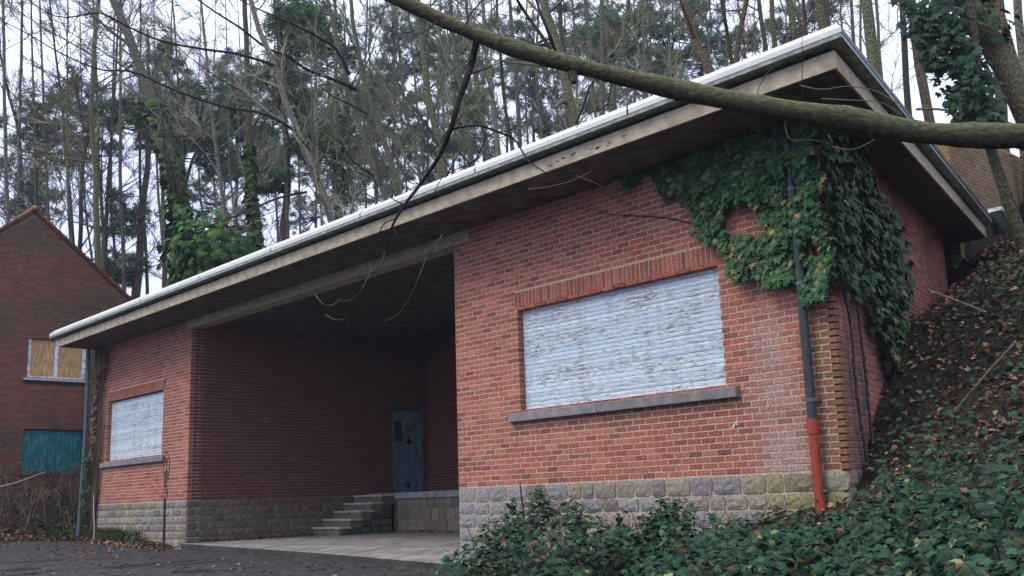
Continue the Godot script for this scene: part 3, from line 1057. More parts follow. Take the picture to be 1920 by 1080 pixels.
	for i in 8:
		var a: Vector3 = poly[i]
		var b: Vector3 = poly[(i + 1) % 8]
		m.quad(a, b, b - Vector3(0, 0.3, 0), a - Vector3(0, 0.3, 0), Vector3((a + b).x * 0.5 + 4.0, 0, (a + b).z * 0.5 + 2.0))
	structure("porch_floor", m.commit(), M.paving)

# ---------------------------------------------------------------- neighbouring house
func make_house() -> void:
	var X := -19.0
	var house := thing("brick_house", "tall dark brick gabled house with orange roof tiles and a boarded upper window", "house")
	var m := MB.new()
	m.col = Color(0.16, 0.13, 0.11)
	var zc := 0.38
	var hw := 4.3
	var ridge := 8.68
	var slope := 0.8
	var ev := ridge - slope * hw
	var prof := [Vector2(zc + hw, -1.2), Vector2(zc + hw, ev), Vector2(zc, ridge), Vector2(zc - hw, ev), Vector2(zc - hw, -1.2)]
	for tr in [[0, 1, 4], [1, 3, 4], [1, 2, 3]]:
		for x in [X - 0.008, X - 8.0]:
			var a: Vector2 = prof[tr[0]]
			var b: Vector2 = prof[tr[1]]
			var c: Vector2 = prof[tr[2]]
			if x < -20.0:
				m.tri(Vector3(x, a.y, a.x), Vector3(x, b.y, b.x), Vector3(x, c.y, c.x), Vector3.LEFT)
	# the gable face, left open at the two windows
	m.quad(Vector3(X - 0.008, -1.2, zc + hw), Vector3(X - 0.008, -1.2, zc - hw), Vector3(X - 0.008, 1.19, zc - hw), Vector3(X - 0.008, 1.19, zc + hw), Vector3.RIGHT)
	for yy in [[1.19, 2.42, true], [2.42, 3.84, false], [3.84, 5.0, true]]:
		var zs2 := [[zc - hw, -0.06 + zc - 1.66], [-0.06 + zc, zc + hw]] if yy[2] else [[zc - hw, zc + hw]]
		for q in zs2:
			m.quad(Vector3(X - 0.008, yy[0], q[0]), Vector3(X - 0.008, yy[0], q[1]), Vector3(X - 0.008, yy[1], q[1]), Vector3(X - 0.008, yy[1], q[0]), Vector3.RIGHT)
	m.quad(Vector3(X - 0.008, 5.0, zc - hw), Vector3(X - 0.008, 5.0, zc + hw), Vector3(X - 0.008, ev, zc + hw), Vector3(X - 0.008, ev, zc - hw), Vector3.RIGHT)
	m.tri(Vector3(X - 0.008, ev, zc - hw), Vector3(X - 0.008, ev, zc + hw), Vector3(X - 0.008, ridge, zc), Vector3.RIGHT)
	for i in [0, 3]:
		var a: Vector2 = prof[i]
		var b: Vector2 = prof[i + 1]
		m.quad(Vector3(X - 0.008, a.y, a.x), Vector3(X - 0.008, b.y, b.x), Vector3(X - 8.0, b.y, b.x), Vector3(X - 8.0, a.y, a.x), Vector3(0, 0, 1 if i == 0 else -1))
	var wall := part("gable_wall", m.commit(), M.mortar, house)
	var hb := []
	var up_w := Rect2(hw + 0.06, 3.84, 1.66, 1.16)
	var lo_w := Rect2(hw + 0.06, 1.19, 1.66, 1.23)
	lay(Vector3(X, 0, zc + hw), Vector3(0, 0, -1), Vector3.RIGHT, hw * 2.0, -0.6, ridge, [up_w, lo_w], tone_house, hb, func(u, y): return y < ridge - slope * absf(u - hw) - 0.05)
	many("brickwork", brick, M.brick, hb.map(func(q): return q[0]), hb.map(func(q): return q[1]), wall)
	# roof slabs and tiles
	for s in [1.0, -1.0]:
		var dirv := Vector3(0, -slope, s).normalized()
		var nrm := Vector3(0, s * s * 1.0, slope * s).normalized()
		m = MB.new()
		m.col = Color(0.24, 0.075, 0.035)
		var t := Transform3D(Basis(Vector3.RIGHT, nrm.cross(Vector3.RIGHT), nrm), Vector3(X, ridge + 0.02, zc))
		var len := (hw + 0.35) / cos(atan(slope))
		var ydir := (nrm.cross(Vector3.RIGHT)).dot(dirv)
		m.box(Vector3(-8.2, minf(0.0, len * signf(ydir)), 0.0), Vector3(0.02, maxf(0.0, len * signf(ydir)), 0.07), t)
		var slab := part("roof", m.commit(), M.tile, house)
		var tile := MB.new()
		tile.bevel(Vector3(-0.11, -0.16, -0.05), Vector3(0.11, 0.16, 0.02), 0.012)
		var tm := tile.commit()
		var n := int(len / 0.28)
		for k in n:
			var p := Vector3(X - 0.05, ridge + 0.02, zc) + dirv * (0.14 + k * 0.28) + nrm * 0.10
			var b := Basis(Vector3.RIGHT, nrm.cross(Vector3.RIGHT), nrm).rotated(Vector3.RIGHT, s * 0.07)
			part("verge_tile", tm, tinted(M.tile, vary(Color(0.34, 0.10, 0.04).lerp(Color(0.2, 0.09, 0.05), rng.randf()), 0.2)), slab, Transform3D(b, p))
	m = MB.new()
	m.col = Color(0.3, 0.2, 0.13)
	m.tube([Vector3(X + 0.08, ridge + 0.14, zc), Vector3(X - 8.1, ridge + 0.14, zc)], [0.1, 0.1], 8)
	part("ridge_tile", m.commit(), M.tile, house)
	# upper window: white frame, boarded panes
	var zl := zc + hw - up_w.position.x
	m = MB.new()
	m.col = Color(0.03, 0.03, 0.03)
	m.box(Vector3(X - 0.2, 3.84, zl - 1.66), Vector3(X - 0.14, 5.0, zl))
	var win := part("window", m.commit(), M.metal, house)
	tag(win, "upper window with white frame, boarded in yellow plywood")
	m = MB.new()
	m.col = Color(0.78, 0.81, 0.84)
	m.box(Vector3(X - 0.13, 3.86, zl - 0.86), Vector3(X - 0.05, 4.98, zl - 0.76))
	m.box(Vector3(X - 0.13, 3.86, zl - 1.655), Vector3(X - 0.05, 4.98, zl - 1.555))
	m.box(Vector3(X - 0.13, 3.86, zl - 0.09), Vector3(X - 0.06, 4.98, zl - 0.005))
	m.box(Vector3(X - 0.13, 3.845, zl - 1.65), Vector3(X - 0.055, 3.9, zl - 0.01))
	part("window_frame", m.commit(), M.metal, win)
	for k in 4:
		m = MB.new()
		m.col = vary(Color(0.52, 0.34, 0.15), 0.12)
		var z0: float = zl - [0.09, 0.43, 0.86, 1.21][k] - 0.004
		var z1: float = zl - [0.43, 0.76, 1.21, 1.555][k] + 0.004
		m.box(Vector3(X - 0.125, 3.901, z1), Vector3(X - 0.09, 4.979, z0))
		part("board", m.commit(), M.board, win)
	m = MB.new()
	m.col = Color(0.5, 0.52, 0.55)
	m.box(Vector3(X - 0.1, 3.77, zl - 1.78), Vector3(X + 0.07, 3.835, zl + 0.1))
	m.col = Color(0.03, 0.03, 0.035)
	m.box(Vector3(X - 0.1, 3.69, zl - 1.76), Vector3(X + 0.04, 3.769, zl + 0.08))
	part("sill", m.commit(), M.stone, win)
	# lower opening closed with teal boards
	m = MB.new()
	m.col = Color(0.02, 0.03, 0.03)
	m.box(Vector3(X - 0.2, 1.19, zl - 1.66), Vector3(X - 0.14, 2.42, zl))
	var low := part("window", m.commit(), M.metal, house)
	tag(low, "lower window closed with weathered teal boards")
	for k in 7:
		m = MB.new()
		m.col = vary(Color(0.02, 0.20, 0.23), 0.14)
		m.box(Vector3(X - 0.13, 1.2, zl - 0.236 * (k + 1) + 0.004), Vector3(X - 0.09, 2.38, zl - 0.236 * k - 0.004))
		part("board", m.commit(), M.door, low)
	m = MB.new()
	m.col = Color(0.12, 0.12, 0.12)
	m.box(Vector3(X - 0.1, 1.1, zl - 1.75), Vector3(X + 0.06, 1.18, zl + 0.09))
	part("sill", m.commit(), M.stone, low)

func make_retaining_wall() -> void:
	var w := thing("retaining_wall", "mossy yellow brick retaining wall holding the bank behind the hall", "wall")
	var m := MB.new()
	m.col = Color(0.42, 0.37, 0.29)
	m.box(Vector3(4.1, 2.5, -10.9), Vector3(4.442, 6.35, -7.8))
	# rounded end turning into the bank
	var t := Transform3D(Basis(Vector3.UP, -0.0), Vector3.ZERO)
	var body := part("wall_body", m.commit(), M.mortar, w)
	var wb := []
	lay(Vector3(4.1, 0, -7.793), Vector3.RIGHT, Vector3(0, 0, 1), 0.35, 2.6, 6.35, [], tone_yellow, wb)
	lay(Vector3(4.45, 0, -7.8), Vector3(0, 0, -1), Vector3.RIGHT, 3.1, 2.6, 6.35, [], tone_yellow, wb)
	m = MB.new()
	m.col = Color(0.42, 0.37, 0.29)
	for k in 7:
		var a0 := PI * 0.5 * k / 7.0
		var a1 := PI * 0.5 * (k + 1) / 7.0
		# quarter round of radius 0.9 about (5.35, -10.9)
		var p0 := Vector3(5.35 - cos(a0) * 0.9, 0, -10.9 - sin(a0) * 0.9)
		var p1 := Vector3(5.35 - cos(a1) * 0.9, 0, -10.9 - sin(a1) * 0.9)
		var u := (p1 - p0).normalized()
		var nn := Vector3.UP.cross(u) * -1.0
		if nn.dot(Vector3(5.35, 0, -10.9) - p0) < 0.0: nn = -nn
		m.box(Vector3(-0.01, 2.5, -0.35), Vector3(p0.distance_to(p1) + 0.01, 6.35, -0.008), Transform3D(Basis(u, Vector3.UP, nn), p0))
		lay(p0, u, nn, p0.distance_to(p1), 2.6, 6.35, [], tone_yellow, wb)
	part("rounded_end", m.commit(), M.mortar, w)
	many("brickwork", brick, M.brick, wb.map(func(q): return q[0]), wb.map(func(q): return q[1]), body)

# ---------------------------------------------------------------- trees
func spline(pts: Array, seg: int) -> Array:
	var c := Curve3D.new()
	for i in pts.size():
		var tan := Vector3.ZERO
		if i > 0 and i < pts.size() - 1:
			tan = (pts[i + 1] - pts[i - 1]) / 6.0
		c.add_point(pts[i], -tan, tan)
	var out := []
	var l := c.get_baked_length()
	for k in seg + 1:
		out.append(c.sample_baked(l * k / seg, true))
	return out

# trunk through pixel points at distance d, carried down to the ground and up beyond the frame
func trunk_line(px: Array, d: float, top_h: float) -> Array:
	var pts := []
	for i in range(0, px.size(), 2):
		pts.append(P(px[i], px[i + 1], d))
	var a: Vector3 = pts[0]
	var dirn: Vector3 = (pts[0] - pts[1])
	var g := ground_y(a.x, a.z)
	var k := clampf((a.y - g) / maxf(0.2, -dirn.y), 0.0, 40.0)
	var foot := Vector3(a.x + dirn.x * k * 0.5, g - 0.2, a.z + dirn.z * k * 0.5)
	foot.y = ground_y(foot.x, foot.z) - 0.2
	if a.y - foot.y > 0.3:
		pts.push_front(foot)
	var z: Vector3 = pts[-1]
	var zd: Vector3 = (pts[-1] - pts[-2]).normalized()
	while z.y < foot.y + top_h:
		zd = (zd + Vector3(rnd(-0.08, 0.08), 0.1, rnd(-0.08, 0.08))).normalized()
		z = z + zd * 2.2
		pts.append(z)
	return pts

const BARKS := {
	"grey": Color(0.24, 0.225, 0.175), "pale": Color(0.34, 0.315, 0.25), "dark": Color(0.085, 0.075, 0.062),
	"green": Color(0.22, 0.225, 0.135), "red": Color(0.22, 0.14, 0.10), "brown": Color(0.17, 0.135, 0.10)}

func limb_line(a: Vector3, dirn: Vector3, l: float, rise: float, n := 5) -> Array:
	var pts := [a]
	var d := dirn.normalized()
	for k in n:
		d = (d + Vector3(rnd(-0.22, 0.22), rise, rnd(-0.22, 0.22))).normalized()
		pts.append(pts[-1] + d * l / n)
	return pts

func tree_body(t: Node3D, line: Array, r0: float, bark: Color, limbs: int, twigs: float, low: float, moss := 0.65) -> void:
	var seg := 22
	var pts := spline(line, seg)
	for i in range(1, seg):
		pts[i] += Vector3(rnd(-1, 1), 0, rnd(-1, 1)) * r0 * 0.22
	var base: Vector3 = pts[0]
	t.position = base
	var rel := pts.map(func(p): return p - base)
	var rad := []
	for i in seg + 1:
		var f := i / float(seg)
		rad.append(r0 * lerpf(1.12, 0.22, pow(f, 0.9)) * (1.0 + 0.35 * maxf(0.0, 1.0 - f * 14.0)))
	var m := MB.new()
	m.col = bark
	m.tube(rel, rad, 9, 0.07, rng.randi() % 100, Color(0.10, 0.13, 0.04, moss))
	part("trunk", m.commit(), M.bark, t)
	m = MB.new()
	m.col = bark * 0.85
	var xf := [[], [], []]
	var cl := [[], [], []]
	for k in limbs:
		var f := rnd(low, 0.98)
		var i := f * seg
		var a: Vector3 = rel[int(i)].lerp(rel[mini(int(i) + 1, seg)], i - int(i))
		var az := rnd(0, TAU)
		var r := lerpf(rad[int(i)], rad[mini(int(i) + 1, seg)], i - int(i)) * rnd(0.25, 0.5)
		var l := rnd(1.6, 4.2) * (1.15 - f * 0.5)
		var d := Vector3(cos(az), rnd(0.25, 1.1), sin(az))
		var lp := limb_line(a, d, l, rnd(0.0, 0.12))
		var n := lp.size()
		var lr := []
		for q in n:
			lr.append(maxf(0.006, r * (1.0 - 0.85 * q / (n - 1.0))))
		m.tube(lp, lr, 5)
		var cnt := int(twigs * rnd(0.7, 1.4) + 0.5)
		for q in cnt:
			var s := rnd(0.25, 1.0) * (n - 1)
			var p: Vector3 = lp[int(s)].lerp(lp[mini(int(s) + 1, n - 1)], s - int(s))
			var dd: Vector3 = ((lp[mini(int(s) + 1, n - 1)] - lp[maxi(int(s) - 1, 0)]).normalized() + Vector3(rnd(-1, 1), rnd(-0.4, 0.8), rnd(-1, 1)) * 0.7).normalized()
			var v := rng.randi() % 3
			var sc := rnd(0.8, 1.9)
			var x := dd.cross(Vector3(rnd(-1, 1), rnd(-1, 1), rnd(-1, 1))).normalized()
			xf[v].append(Transform3D(Basis(x * sc, dd * sc, x.cross(dd) * sc), p))
			cl[v].append(vary(bark * 0.95, 0.25))
	if limbs:
		var o := part("branches", m.commit(), M.bark, t)
		o.set_meta("kind", "stuff")
	for v in 3:
		if xf[v].size():
			many("twigs", B.spray[v], M.twig, xf[v], cl[v], t)
	t.set_meta("axis", rel)

func bare_tree(label: String, px: Array, d: float, wpx: float, bark: String, limbs := 16, twigs := 2.2, group := "bare trees on the bank behind the hall", called := "bare_tree") -> Node3D:
	var t := thing(called, label, "tree", Vector3.ZERO, group)
	if px[0] < 480 and called == "bare_tree":
		limbs = int(limbs * 1.7)
		twigs *= 1.6
	tree_body(t, trunk_line(px, d, rnd(19, 25)), wpx * d / FOCAL * 0.5, BARKS[bark], limbs, twigs, 0.3)
	return t

# ivy leaves round a trunk between two heights of its axis (fractions of its length)
func trunk_ivy(t: Node3D, f0: float, f1: float, r0: float, r1: float, count: int, size: float, c: Color) -> void:
	var rel: Array = t.get_meta("axis")
	var seg := rel.size() - 1
	var xf := []
	var cl := []
	for k in count:
		var f := lerpf(f0, f1, pow(rng.randf(), 1.15))
		var i := f * seg
		var a: Vector3 = rel[int(i)].lerp(rel[mini(int(i) + 1, seg)], i - int(i))
		var g := (f - f0) / (f1 - f0)
		var az := rnd(0, TAU)
		var lump := 0.75 + 0.6 * noise.get_noise_3d(cos(az) * 40.0, a.y * 25.0, sin(az) * 40.0 + t.position.x)
		var r := lerpf(r0, r1, g) * lump * sqrt(rnd(0.25, 1.0))
		var o := Vector3(cos(az), 0, sin(az))
		var nn := (o + Vector3(rnd(-0.6, 0.6), rnd(-0.1, 0.9), rnd(-0.6, 0.6))).normalized()
		xf.append(Transform3D(basis_facing(nn, PI + rnd(-0.7, 0.7), size * rnd(0.7, 1.3)), a + o * r + Vector3(0, rnd(-0.15, 0.15), 0)))
		cl.append(vary(c.lerp(Color(0.075, 0.11, 0.025), rng.randf() * 0.45), 0.35))
	many("ivy_leaves", B.ivy, M.leaf, xf, cl, t)

func pine(label: String, px: Array, d: float, wpx: float, blobs: Array, dens := 1.0, tone := Color(0.022, 0.038, 0.028), group := "pines on the bank behind the hall") -> Node3D:
	var t := thing("pine_tree", label, "pine tree", Vector3.ZERO, group)
	tree_body(t, trunk_line(px, d, 17.0), wpx * d / FOCAL * 0.5, BARKS.brown, 0, 0.0, 0.5, 0.1)
	var rel: Array = t.get_meta("axis")
	var xf := [[], []]
	var cl := [[], []]
	var m := MB.new()
	m.col = Color(0.04, 0.03, 0.025)
	for b in blobs:
		# [u, v, ru, rv] in pixels: a spreading layer of foliage at this height
		var c := P(b[0], b[1], d) - t.position
		var ru: float = b[2] * d / FOCAL
		var rv: float = b[3] * d / FOCAL
		var clumps := int(clampf(b[2] * b[3] / 75.0, 6.0, 60.0) * dens)
		var near_i := 0
		for i in rel.size():
			if absf(rel[i].y - c.y + rv * 0.5) < absf(rel[near_i].y - c.y + rv * 0.5):
				near_i = i
		for k in clumps:
			var q := Vector3(rnd(-1, 1), rnd(-1, 1), rnd(-1, 1))
			while q.length() > 1.0:
				q = Vector3(rnd(-1, 1), rnd(-1, 1), rnd(-1, 1))
			var cc := c + Vector3(q.x * ru * 1.2, q.y * rv * 1.25, q.z * ru)
			var cr := rnd(0.3, 0.7) * clampf(ru * 0.42, 0.45, 0.9)
			if rng.randf() < 0.55:
				var s: Vector3 = rel[near_i]
				m.tube([s, s.lerp(cc, 0.5) + Vector3(0, -0.2, 0), cc], [0.05, 0.035, 0.012], 4)
			var dark := rnd(0.7, 1.35)
			for w in 9:
				var o := Vector3(rnd(-1.2, 1.2), rnd(-0.7, 0.7), rnd(-1.2, 1.2))
				var v := rng.randi() % 2
				var sc := rnd(0.24, 0.42)
				var up := (Vector3(o.x, 0.9, o.z) + Vector3(rnd(-0.5, 0.5), 0, rnd(-0.5, 0.5))).normalized()
				var x := up.cross(Vector3(rnd(-1, 1), 0.1, rnd(-1, 1))).normalized()
				xf[v].append(Transform3D(Basis(x * sc, up * sc, x.cross(up) * sc), cc + o * cr))
				cl[v].append(vary(tone * Color(4.0, 4.6, 2.7) * dark, 0.25))
	var br := part("branches", m.commit(), M.twig, t)
	br.set_meta("kind", "stuff")
	for v in 2:
		many("needles", B.tuft[v], M.needle, xf[v], cl[v], t)
	return t

const ORD := ["first", "second", "third", "fourth", "fifth", "sixth", "seventh", "eighth", "ninth", "tenth", "eleventh", "twelfth", "thirteenth", "fourteenth", "fifteenth", "sixteenth", "seventeenth", "eighteenth", "nineteenth", "twentieth", "twenty-first", "twenty-second", "twenty-third", "twenty-fourth", "twenty-fifth", "twenty-sixth", "twenty-seventh", "twenty-eighth", "twenty-ninth", "thirtieth", "thirty-first", "thirty-second", "thirty-third", "thirty-fourth", "thirty-fifth", "thirty-sixth", "thirty-seventh", "thirty-eighth", "thirty-ninth", "fortieth", "forty-first", "forty-second", "forty-third", "forty-fourth", "forty-fifth", "forty-sixth", "forty-seventh", "forty-eighth", "forty-ninth", "fiftieth", "fifty-first", "fifty-second", "fifty-third", "fifty-fourth", "fifty-fifth", "fifty-sixth", "fifty-seventh", "fifty-eighth", "fifty-ninth", "sixtieth"]

func make_forest() -> void:
	B.spray = [twig_spray(1), twig_spray(2), twig_spray(3)]
	B.tuft = [needle_tuft(1), needle_tuft(2)]
	B.ivy = ivy_leaf()
	# pines first, farther back
	pine("spindly dark pine rising just above the house ridge, at the far left", [60, 420, 75, 300, 100, 160], 52, 9, [[125, 150, 25, 22], [110, 190, 45, 25], [60, 230, 55, 30], [90, 280, 70, 35], [40, 340, 50, 40], [80, 390, 70, 30]], 0.9, Color(0.03, 0.042, 0.045))
	pine("thin pine with tufted flat top, right of the house ridge", [195, 500, 190, 330, 195, 200], 50, 8, [[190, 195, 60, 30], [150, 240, 45, 22], [225, 230, 50, 28], [190, 280, 40, 18]], 0.9, Color(0.03, 0.045, 0.045))
	pine("tall conical dark pine standing behind the big ivy-clad trunk", [310, 520, 305, 350, 312, 110], 46, 14, [[310, 100, 30, 25], [305, 150, 50, 32], [330, 200, 75, 40], [300, 250, 55, 35], [365, 270, 60, 40]], 1.1)
	pine("reddish pine trunk leaning beside the house roof", [255, 565, 265, 430, 278, 260], 40, 22, [[235, 410, 40, 35], [225, 500, 40, 40], [260, 210, 50, 30]], 0.9)
	pine("broad dark pine between the ivy column and the slim pale trunk", [440, 500, 445, 300, 440, 150], 50, 14, [[440, 150, 60, 38], [400, 210, 60, 35], [470, 215, 75, 40], [430, 290, 75, 38], [500, 290, 60, 35]], 1.1, Color(0.025, 0.04, 0.036))
	pine("stout pine trunk on the roof line left of the leaning pale tree", [533, 450, 540, 330, 528, 200], 38, 24, [[560, 60, 60, 40], [520, 130, 50, 35], [560, 190, 60, 35], [590, 270, 50, 30], [505, 330, 45, 25]], 1.1)
	pine("dense pine crown filling the gap right of the leaning pale tree", [660, 400, 655, 250, 650, 100], 50, 14, [[560, 20, 70, 40], [620, 90, 70, 45], [680, 180, 60, 45], [640, 230, 70, 35], [660, 310, 60, 35]], 1.1, Color(0.025, 0.04, 0.034))
	pine("blue green pine in the thicket left of the hanging dark branch", [735, 360, 740, 200, 735, 60], 55, 12, [[735, 50, 60, 40], [760, 120, 55, 50], [720, 210, 60, 40], [770, 270, 55, 35]], 1.0, Color(0.026, 0.042, 0.042))
	pine("mid green pine directly behind the hanging dark branch", [850, 330, 855, 200, 850, 80], 50, 12, [[860, 120, 60, 40], [830, 60, 60, 40], [880, 200, 55, 35], [850, 260, 50, 30]], 1.0, Color(0.028, 0.046, 0.034))
	pine("blue green pine under the mossy branch, above the middle of the roof", [1000, 260, 1002, 150, 1000, 20], 55, 12, [[1000, 150, 50, 60], [1040, 220, 40, 30], [960, 60, 50, 40], [1110, 60, 50, 40]], 1.0, Color(0.028, 0.044, 0.045))
	pine("bushy pine behind the pair of trunks above the mossy branch", [1155, 220, 1150, 100, 1148, 0], 52, 12, [[1150, 60, 60, 50], [1100, 100, 45, 40], [1180, 120, 50, 35], [1130, 190, 40, 25], [1220, 60, 40, 40]], 1.0, Color(0.028, 0.046, 0.042))
	pine("green pine behind the reddish trunk by the upper roof edge", [1260, 180, 1262, 80, 1260, -20], 52, 12, [[1250, 90, 55, 45], [1310, 40, 45, 35], [1330, 100, 45, 30], [1220, 130, 40, 25], [1400, 70, 30, 30]], 0.9, Color(0.03, 0.048, 0.046))
	pine("sparse pine behind the stout trunk near the roof corner", [1500, 90, 1498, 20, 1495, -60], 50, 10, [[1500, 40, 50, 35], [1460, 60, 35, 25], [1560, 10, 35, 30]], 0.7, Color(0.03, 0.046, 0.048))
	for q in [[590, "low dark pine crown showing between the leaning pale tree and its neighbour"], [705, "low pine crown behind the trunks with the long dark boughs"], [800, "dim pine crown low behind the mossy upright trunk"], [905, "low pine crown behind the close trunks left of the roof's middle"], [1060, "pine crown low behind the broken-stubbed trunk"], [1190, "pine crown just over the roof, right of the straight grey trunk"], [1330, "pine crown just over the roof behind the reddish trunks"], [420, "low pine crown behind the slim pale tree and the green ivy"]]:
		var u: float = q[0]
		var v := 650.0 - 0.389 * (u - 97.0) - 25.0
		pine(q[1], [u, v + 60, u + 3, v - 80, u - 2, v - 240], rnd(56, 64), 9, [[u - 20, v - 30, 55, 30], [u + 30, v - 75, 55, 32], [u - 25, v - 130, 60, 35], [u + 25, v - 190, 50, 35], [u, v - 250, 45, 35]], 0.8, Color(0.028, 0.042, 0.042))
	# bare trunks, left to right: pixels from foot to top, distance, width
	bare_tree("slim dark tree leaning left at the photo's left edge", [62, 440, 45, 400, 35, 250, 15, 170, -5, 80], 42, 9, "dark")
	bare_tree("slender dark tree left of the twin-stemmed one, over the house roof", [140, 490, 133, 400, 118, 210, 95, 20], 44, 8, "dark")
	bare_tree("dark forked tree with twin stems over the house's right roof slope", [148, 480, 152, 380, 158, 300, 172, 200, 180, 60], 40, 10, "dark", 14)
	bare_tree("grey green straight tree at the foot of the house roof slope", [186, 520, 182, 400, 178, 300, 172, 160, 186, 0], 36, 14, "green")
	bare_tree("thin dark tree paired with the grey green one by the house", [196, 515, 200, 400, 207, 290, 216, 150, 225, 0], 38, 9, "dark")
	var big := bare_tree("thick tree leaning left, wrapped in bright green ivy", [352, 525, 335, 400, 318, 300, 292, 200, 250, 90, 215, 0], 31, 30, "grey", 18)
	trunk_ivy(big, 0.0, 0.2, 1.3, 0.75, 1500, 0.26, Color(0.03, 0.085, 0.02))
	trunk_ivy(big, 0.12, 0.5, 0.85, 0.3, 1900, 0.24, Color(0.032, 0.08, 0.022))
	var bx := []
	var bc := []
	for k in 2600:
		var q := Vector3(rnd(-1, 1), rnd(-1, 1), rnd(-1, 1))
		if q.length() > 1.0:
			continue
		var c := P(385, 470, 30.0) + q * Vector3(1.75, 1.15, 1.2) * (1.0 + 0.5 * noise.get_noise_3d(q.x * 50.0, q.y * 50.0, q.z * 50.0))
		if k % 3 == 0:
			c.y = lerpf(ground_y(c.x, c.z), c.y, rng.randf())
		bx.append(Transform3D(basis_facing(q + Vector3(rnd(-0.5, 0.5), rnd(0, 0.9), rnd(-0.2, 0.8)), PI + rnd(-0.9, 0.9), rnd(0.16, 0.3)), c - big.position))
		bc.append(vary(Color(0.03, 0.085, 0.02).lerp(Color(0.07, 0.13, 0.03), rng.randf() * 0.5), 0.35))
	many("ivy_leaves", B.ivy, M.leaf, bx, bc, big)
	bare_tree("slim pale tree between the two ivy-covered trunks", [425, 470, 412, 330, 395, 210, 385, 90, 375, -20], 34, 11, "pale")
	var col := bare_tree("straight brown trunk with a column of green ivy", [480, 475, 474, 380, 470, 300, 466, 200, 462, 60], 33, 22, "brown", 14)
	trunk_ivy(col, 0.16, 0.52, 0.38, 0.22, 1300, 0.2, Color(0.035, 0.08, 0.022))
	var lean := bare_tree("pale smooth tree leaning left over the roof's lower half", [622, 420, 608, 370, 590, 320, 560, 250, 535, 190, 510, 110, 480, 40, 460, -30], 27, 20, "pale", 18)
	var m := MB.new()
	m.col = Color(0.05, 0.046, 0.036)
	# long low boughs of the leaning tree
	for b in [[[520, 125, 450, 102, 380, 92, 300, 76, 232, 46, 185, 24, 110, 32, 40, -10], 0.045], [[560, 250, 500, 215, 420, 200, 330, 170, 250, 135, 185, 130, 105, 95, 50, 62, 0, 38], 0.04], [[575, 360, 520, 372, 450, 402, 380, 428, 330, 450, 300, 470], 0.035], [[580, 280, 545, 240, 520, 225], 0.03], [[590, 320, 560, 290, 540, 255, 535, 230], 0.04]]:
		var pts := []
		var n: int = b[0].size() / 2
		for i in n:
			pts.append(P(b[0][i * 2], b[0][i * 2 + 1], 27.0 - i * 0.35) - lean.position)
		var sp := spline(pts, n * 3)
		var rr := []
		for i in sp.size():
			rr.append(b[1] * lerpf(1.0, 0.25, i / float(sp.size() - 1)))
		m.tube(sp, rr, 6)
	part("long_bough", m.commit(), M.bark, lean)
	var sl := bare_tree("slender trunk furred with ivy, just right of the leaning pale tree", [636, 400, 634, 300, 630, 180, 629, 60, 626, -20], 32, 13, "green", 14)
	trunk_ivy(sl, 0.0, 0.45, 0.4, 0.2, 700, 0.18, Color(0.04, 0.075, 0.028))
	var t14 := bare_tree("grey tree with two long dark boughs reaching left over the gable", [722, 370, 700, 320, 680, 250, 660, 190, 640, 110, 622, 30, 612, -20], 29, 15, "grey", 18)
	m = MB.new()
	m.col = Color(0.035, 0.032, 0.026)
	for b in [[[668, 168, 640, 155, 575, 130, 540, 105, 500, 90, 450, 52, 400, 20, 330, -30], 0.055], [[655, 140, 630, 92, 590, 66, 550, 46, 500, 24, 450, 0, 420, -20], 0.05], [[690, 215, 655, 195, 620, 178, 590, 150], 0.03], [[700, 330, 660, 300, 640, 270, 600, 240], 0.03]]:
		var pts := []
		var n: int = b[0].size() / 2
		for i in n:
			pts.append(P(b[0][i * 2], b[0][i * 2 + 1], 29.0 - i * 0.3) - t14.position)
		var sp := spline(pts, n * 3)
		var rr := []
		for i in sp.size():
			rr.append(b[1] * lerpf(1.0, 0.3, i / float(sp.size() - 1)))
		m.tube(sp, rr, 6)
	part("long_bough", m.commit(), M.bark, t14)
	bare_tree("grey green tree leaning left, next right of the long-boughed tree", [745, 360, 722, 280, 705, 220, 682, 150, 662, 40, 655, -20], 30, 18, "green", 18)
	bare_tree("thin grey sapling left of the mossy upright trunk", [790, 345, 772, 260, 758, 190, 748, 90, 740, 0], 34, 10, "grey")
	bare_tree("upright trunk with green moss on its lower half, left of the hanging branch", [835, 335, 822, 280, 812, 220, 800, 150, 788, 60, 780, -20], 27, 22, "green", 18)
	bare_tree("grey trunk crossed by the hanging dark branch", [885, 310, 876, 250, 866, 170, 852, 90, 845, 0], 30, 18, "grey", 16)
	bare_tree("mid grey trunk just right of the hanging dark branch", [918, 300, 902, 220, 892, 140, 880, 60, 874, -10], 33, 13, "grey")
	bare_tree("pale grey trunk below the mossy branch, straightest of its row", [934, 290, 928, 230, 920, 160, 912, 100, 905, 0], 29, 16, "pale", 14)
	bare_tree("dark slim trunk below the mossy branch, second of a close three", [960, 285, 950, 220, 942, 150, 934, 60, 930, -10], 34, 10, "dark")
	bare_tree("grey trunk below the mossy branch, third of a close three", [976, 280, 973, 210, 966, 130, 958, 40, 955, -10], 31, 13, "grey")
	var snag := bare_tree("forked olive trunk with a broken side stub under the mossy branch", [1078, 235, 1068, 190, 1055, 140, 1042, 70, 1020, 10, 1010, -30], 25, 26, "green", 18)
	m = MB.new()
	m.col = BARKS.green
	m.tube(spline([P(1062, 190, 25) - snag.position, P(1050, 192, 24.8) - snag.position, P(1040, 203, 24.6) - snag.position], 5), [0.07, 0.06, 0.055, 0.05, 0.045, 0.04], 7, 0.1)
	part("broken_stub", m.commit(), M.bark, snag)
	bare_tree("grey brown trunk above the roof, right of the forked olive one", [1060, 120, 1052, 60, 1050, 0, 1046, -60], 31, 13, "brown")
